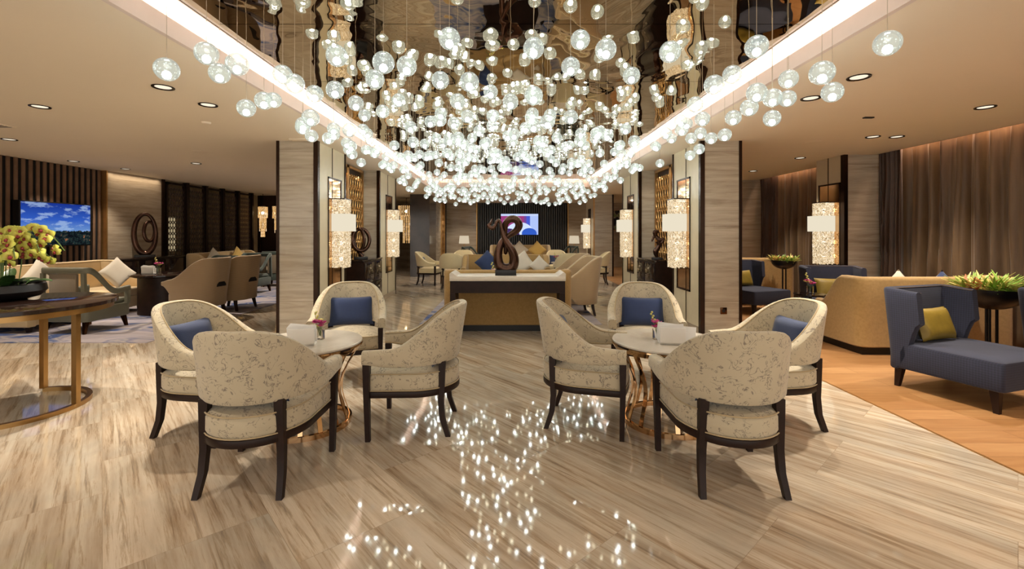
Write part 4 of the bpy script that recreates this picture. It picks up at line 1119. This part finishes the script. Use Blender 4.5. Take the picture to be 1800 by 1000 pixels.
t = thing('television', 'wall television showing a blue dusk city view on the walnut slats at the left', 'television', (-8.09, 8.1, 1.56))
xbox('housing', 'black', -.07, .06, -.64, .64, -.39, .39, t, .004); xbox('screen', tvmat_sky(), .061, .064, -.62, .62, -.37, .37, t)
t = thing('television', 'wall television with a blue and purple picture on the smoky fluted far wall', 'television', (.43, 18.85, 1.77))
xbox('housing', 'black', -.8, .8, -.06, 0, -.46, .46, t, .004); xbox('screen', tvmat_far(), -.77, .77, -.064, -.061, -.43, .43, t)

# ------------------------------------------------------------------ floor lamps
def floor_lamp(x, y, lb):
    t = thing('floor_lamp', lb, 'lamp', (x, y, 0), 0, 'lamps at the far wall')
    bm = bmnew(); lathe(bm, [(0, 0), (.14, 0), (.14, .02), (.02, .03), (.014, .04), (.014, 1.0), (0, 1.0)], 20); obj('stand', bm, 'gold', t)
    bm = bmnew(); lathe(bm, [(.21, .99), (.18, 1.3), (.176, 1.3), (.205, .99), (.21, .99)], 28); obj('lamp_shade', bm, 'lampshade', t)
    bm = bmnew(); bmesh.ops.create_uvsphere(bm, u_segments=8, v_segments=6, radius=.04, matrix=Matrix.Translation((0, 0, 1.12))); obj('bulb', bm, 'bulbwarm', t)
floor_lamp(-1.80, 18.2, 'slim lamp with white drum shade left of the fluted far wall')
floor_lamp(2.60, 18.2, 'slim lamp with white drum shade right of the fluted far wall')

# ------------------------------------------------------------------ blue lounge chairs
def lounge_chair():
    t = thing('lounge_chair', '', 'armchair'); W = .82; L = .82
    pts = upath(W/2-.035, -L/2+.30, -L/2+.035, .05, .05, 4)
    def f(y): return y-(-L/2)
    zb = lambda x, y: .165 if f(y) < .08 else .165+.43*smoothstep(.08, .30, f(y))
    zt = lambda x, y: .90-.02*smoothstep(.05, .3, f(y))
    bm = bmnew(); rim, rb = shell(bm, pts, zb, zt, lambda x, y: .07, lambda x, y, z: (x*.06*max(0, z-.4), -.09*max(0, z-.3)), 6); obj('winged_back', bm, 'navy', t)
    bm = bmnew(); tube(bm, rim, .004, 5); obj('piping', bm, 'curtaindark', t)
    bm = bmnew(); slab(bm, rrect(-W/2, W/2, -L/2+.07, L/2, .03), .175, .41, .025, .012); obj('seat', bm, 'navy', t)
    for sx in (-1, 1):
        for sy in (-1, 1):
            bm = bmnew(); leg(bm, [(sx*(W/2-.07), sy*(L/2-.08), .18), (sx*(W/2-.055), sy*(L/2-.065)*1.0, 0)], .06, .035); obj('leg', bm, 'darkwood', t)
    return t
lc = lounge_chair()
for k, (x, y, a, lb, pl) in enumerate([(4.02, 3.97, -72, 'navy woven winged lounge chair nearest the camera on the right', 'mustard pillow on the near navy lounge chair at the right'),
        (4.42, 8.22, -72, 'navy winged lounge chair partly behind the right stone column', 'mustard pillow on the navy chair partly behind the right stone column'),
        (4.92, 6.72, -98, 'navy winged lounge chair facing the camera below the lit curtain pillar', 'mustard pillow on the navy chair below the lit curtain pillar'),
        (5.2, 3.88, -78, 'navy winged chair cut off by the right frame edge beside the planter', None)]):
    o = lc if k == 0 else dup(lc)
    o.location = (x, y, 0); o.rotation_euler = (0, 0, face(a)); tag(o, lb, 'armchair', 'navy winged lounge chairs')
    u = Vector((math.cos(math.radians(a)), math.sin(math.radians(a))))
    if pl: pillow(pl, 'mustard', x-u.x*.20-.02, y-u.y*.20, .424, a, .46, .3, .13, 18, group='mustard pillows')
sofa(4.92, 5.60, 90, 'large gold velvet sofa with its back to the camera behind the near navy chair', 1.82, .8, .9, .56, seatfab='velvet', sweep=.18)
sofa(4.9, 9.35, 90, 'gold velvet sofa with its back to the camera behind the far navy chairs', 1.5, .8, .92, .62, seatfab='velvet')
pillow('grey pillow tip showing over the back of the near gold sofa', 'offwhite', 4.72, 5.50, .38, 90, .42, .42, .14, -2, 45)
pillow('blue pillow tip showing over the back of the near gold sofa', 'navyp', 5.25, 5.50, .37, 90, .42, .42, .14, -2, 45)
vase_flowers(4.2, 6.35, .56, 'pink flower tip beside the gold sofa arm on a small dark table', 31, 1.4)
t = thing('side_table', 'small dark table with pink flowers behind the near gold sofa arm', 'table', (4.2, 6.35, 0))
bm = bmnew(); lathe(bm, [(0, .54), (.2, .54), (.2, .56), (0, .56)], 24); obj('tabletop', bm, 'lacquer', t)
bm = bmnew(); lathe(bm, [(0, 0), (.14, 0), (.14, .02), (.02, .03), (.02, .54), (0, .54)], 16); obj('pedestal', bm, 'black', t)
def planter(x, y, zt, rad, lb, seed):
    r = random.Random(seed)
    t = thing('bowl_planter', lb, 'plant', (x, y, 0))
    bm = bmnew(); prof = [(0, zt-rad*.78)]
    for k in range(1, 9): a = PI/2*k/8; prof.append((rad*math.sin(a), zt-rad*.78*math.cos(a)))
    prof += [(rad*.95, zt), (rad*.9, zt-.03), (0, zt-.04)]
    lathe(bm, prof, 36); obj('bowl', bm, 'black', t)
    for k in range(3):
        a = PI/2+k*2*PI/3; c, s = math.cos(a), math.sin(a)
        bm = bmnew(); tube(bm, [(rad*.16*c, rad*.16*s, zt-rad*.7), (rad*.16*c, rad*.16*s, .01)], .013, 8); obj('leg', bm, 'black', t)
    bm = bmnew(); lathe(bm, [(0, 0), (rad*.5, 0), (rad*.5, .012), (0, .014)], 24); obj('foot_plate', bm, 'black', t)
    for mat, n, L0, L1 in (('succ1', 46, .08, .17), ('succ2', 30, .08, .17), ('succ3', 16, .07, .15)):
        bm = bmnew()
        for k in range(n):
            a = r.uniform(0, 2*PI); q = rad*.85*math.sqrt(r.random())
            bx_, by_ = q*math.cos(a), q*math.sin(a)
            for m in range(5):
                leafblade(bm, (bx_, by_, zt-.03), a+r.uniform(-1.6, 1.6), r.uniform(L0, L1)*1.35*rad/.28, .011*rad/.28*r.uniform(.7, 1.3), r.uniform(.5, 1.45), r.uniform(0, .07), 5)
        thick(bm, .002); obj('foliage', bm, mat, t)
planter(5.06, 4.78, .82, .28, 'black bowl planter of green and rust succulents on legs beside the near gold sofa', 4)
planter(5.08, 8.42, .90, .21, 'small black bowl planter of pale green plants between the far navy chairs', 6)
sofa(4.35, 14.2, 10, 'brown sofa glimpsed through the far right opening between pillars', 1.1, .8, .95, .6, fab='striped', plinth=False)
pillow('yellow pillow glimpsed through the far right opening', 'mustard', 4.45, 14.2, .45, 10, .44, .34, .12, 12)

# ------------------------------------------------------------------ curtains
def curtain(name, lb, y0, y1, mat, x=6.0, z0=.02, z1=2.93, amp=.08, per=.235, seed=0):
    bm = bmnew(); n = int((y1-y0)/.012); rows = 14; g = []
    for j in range(rows+1):
        f = j/rows; z = z0+(z1-z0)*f; row = []
        for i in range(n+1):
            y = y0+(y1-y0)*i/n
            q = noise.noise(Vector((y*1.7+seed, f*.8, seed)))
            ph = 2*PI*(y/per)+3.2*q
            a = amp*(.6+.9*abs(noise.noise(Vector((y*2.3, 3+seed, f*1.3)))))*(1-.25*f)
            row.append(bm.verts.new((x+a*math.sin(ph)+.35*a*math.sin(2.3*ph+1), y, z)))
        g.append(row)
    for A, B in zip(g, g[1:]):
        for i in range(n): bm.faces.new((A[i], A[i+1], B[i+1], B[i]))
    o = obj(name, bm, mat, ang=80); sm = o.modifiers.new('thickness', 'SOLIDIFY'); sm.thickness = .003
    tag(o, lb, 'curtain'); return o
curtain('curtain', 'wide brown pleated curtain along the right wall behind the near gold sofa', .2, 6.98, 'curtain', 6.02)
curtain('curtain', 'dark bunched brown drape beside the lit pillar on the right', 6.86, 7.27, 'curtaindark', 5.93, amp=.06, per=.085, seed=4)
curtain('curtain', 'brown pleated curtain farther back, between the pillar and the right column', 7.97, 10.1, 'curtain', 6.02, seed=8)
curtain('curtain', 'dark bunched drape at the far end of the farther brown curtain', 10.1, 10.78, 'curtaindark', 5.99, amp=.06, per=.09, seed=12)

# socket, picture
t = thing('wall_socket', 'small bronze square socket plate low on the front of the right column', 'socket', (2.92, 6.2, .345))
xbox('plate', 'bronze', -.045, .045, -.008, 0, -.045, .045, t, .002); xbox('insert', 'black', -.022, .022, -.01, -.008, -.022, .022, t)
t = thing('picture', 'painting of dark figures on the back wall seen through the far right opening', 'picture', (4.75, 18.98, 1.95))
tt = NT('dark_figures_painting'); n = tt.noise(tt.coord('Generated', scale=(2, 1, 1.2)), 3, 3, .5, .4)
tt.pbsdf(tt.ramp(n, [(.4, lin((26, 24, 26))), (.5, lin((60, 60, 58))), (.54, lin((180, 170, 150))), (.6, lin((120, 140, 90)))]), .6)
xbox('canvas', tt.m, -.6, .6, -.03, 0, -.4, .4, t); bm = bmnew()
for a in ((-.62, -.6, -.42, .42), (.6, .62, -.42, .42), (-.62, .62, .4, .42), (-.62, .62, -.42, -.4)): box(bm, a[0], a[1], -.04, 0, a[2], a[3])
obj('frame', bm, 'gold', t)
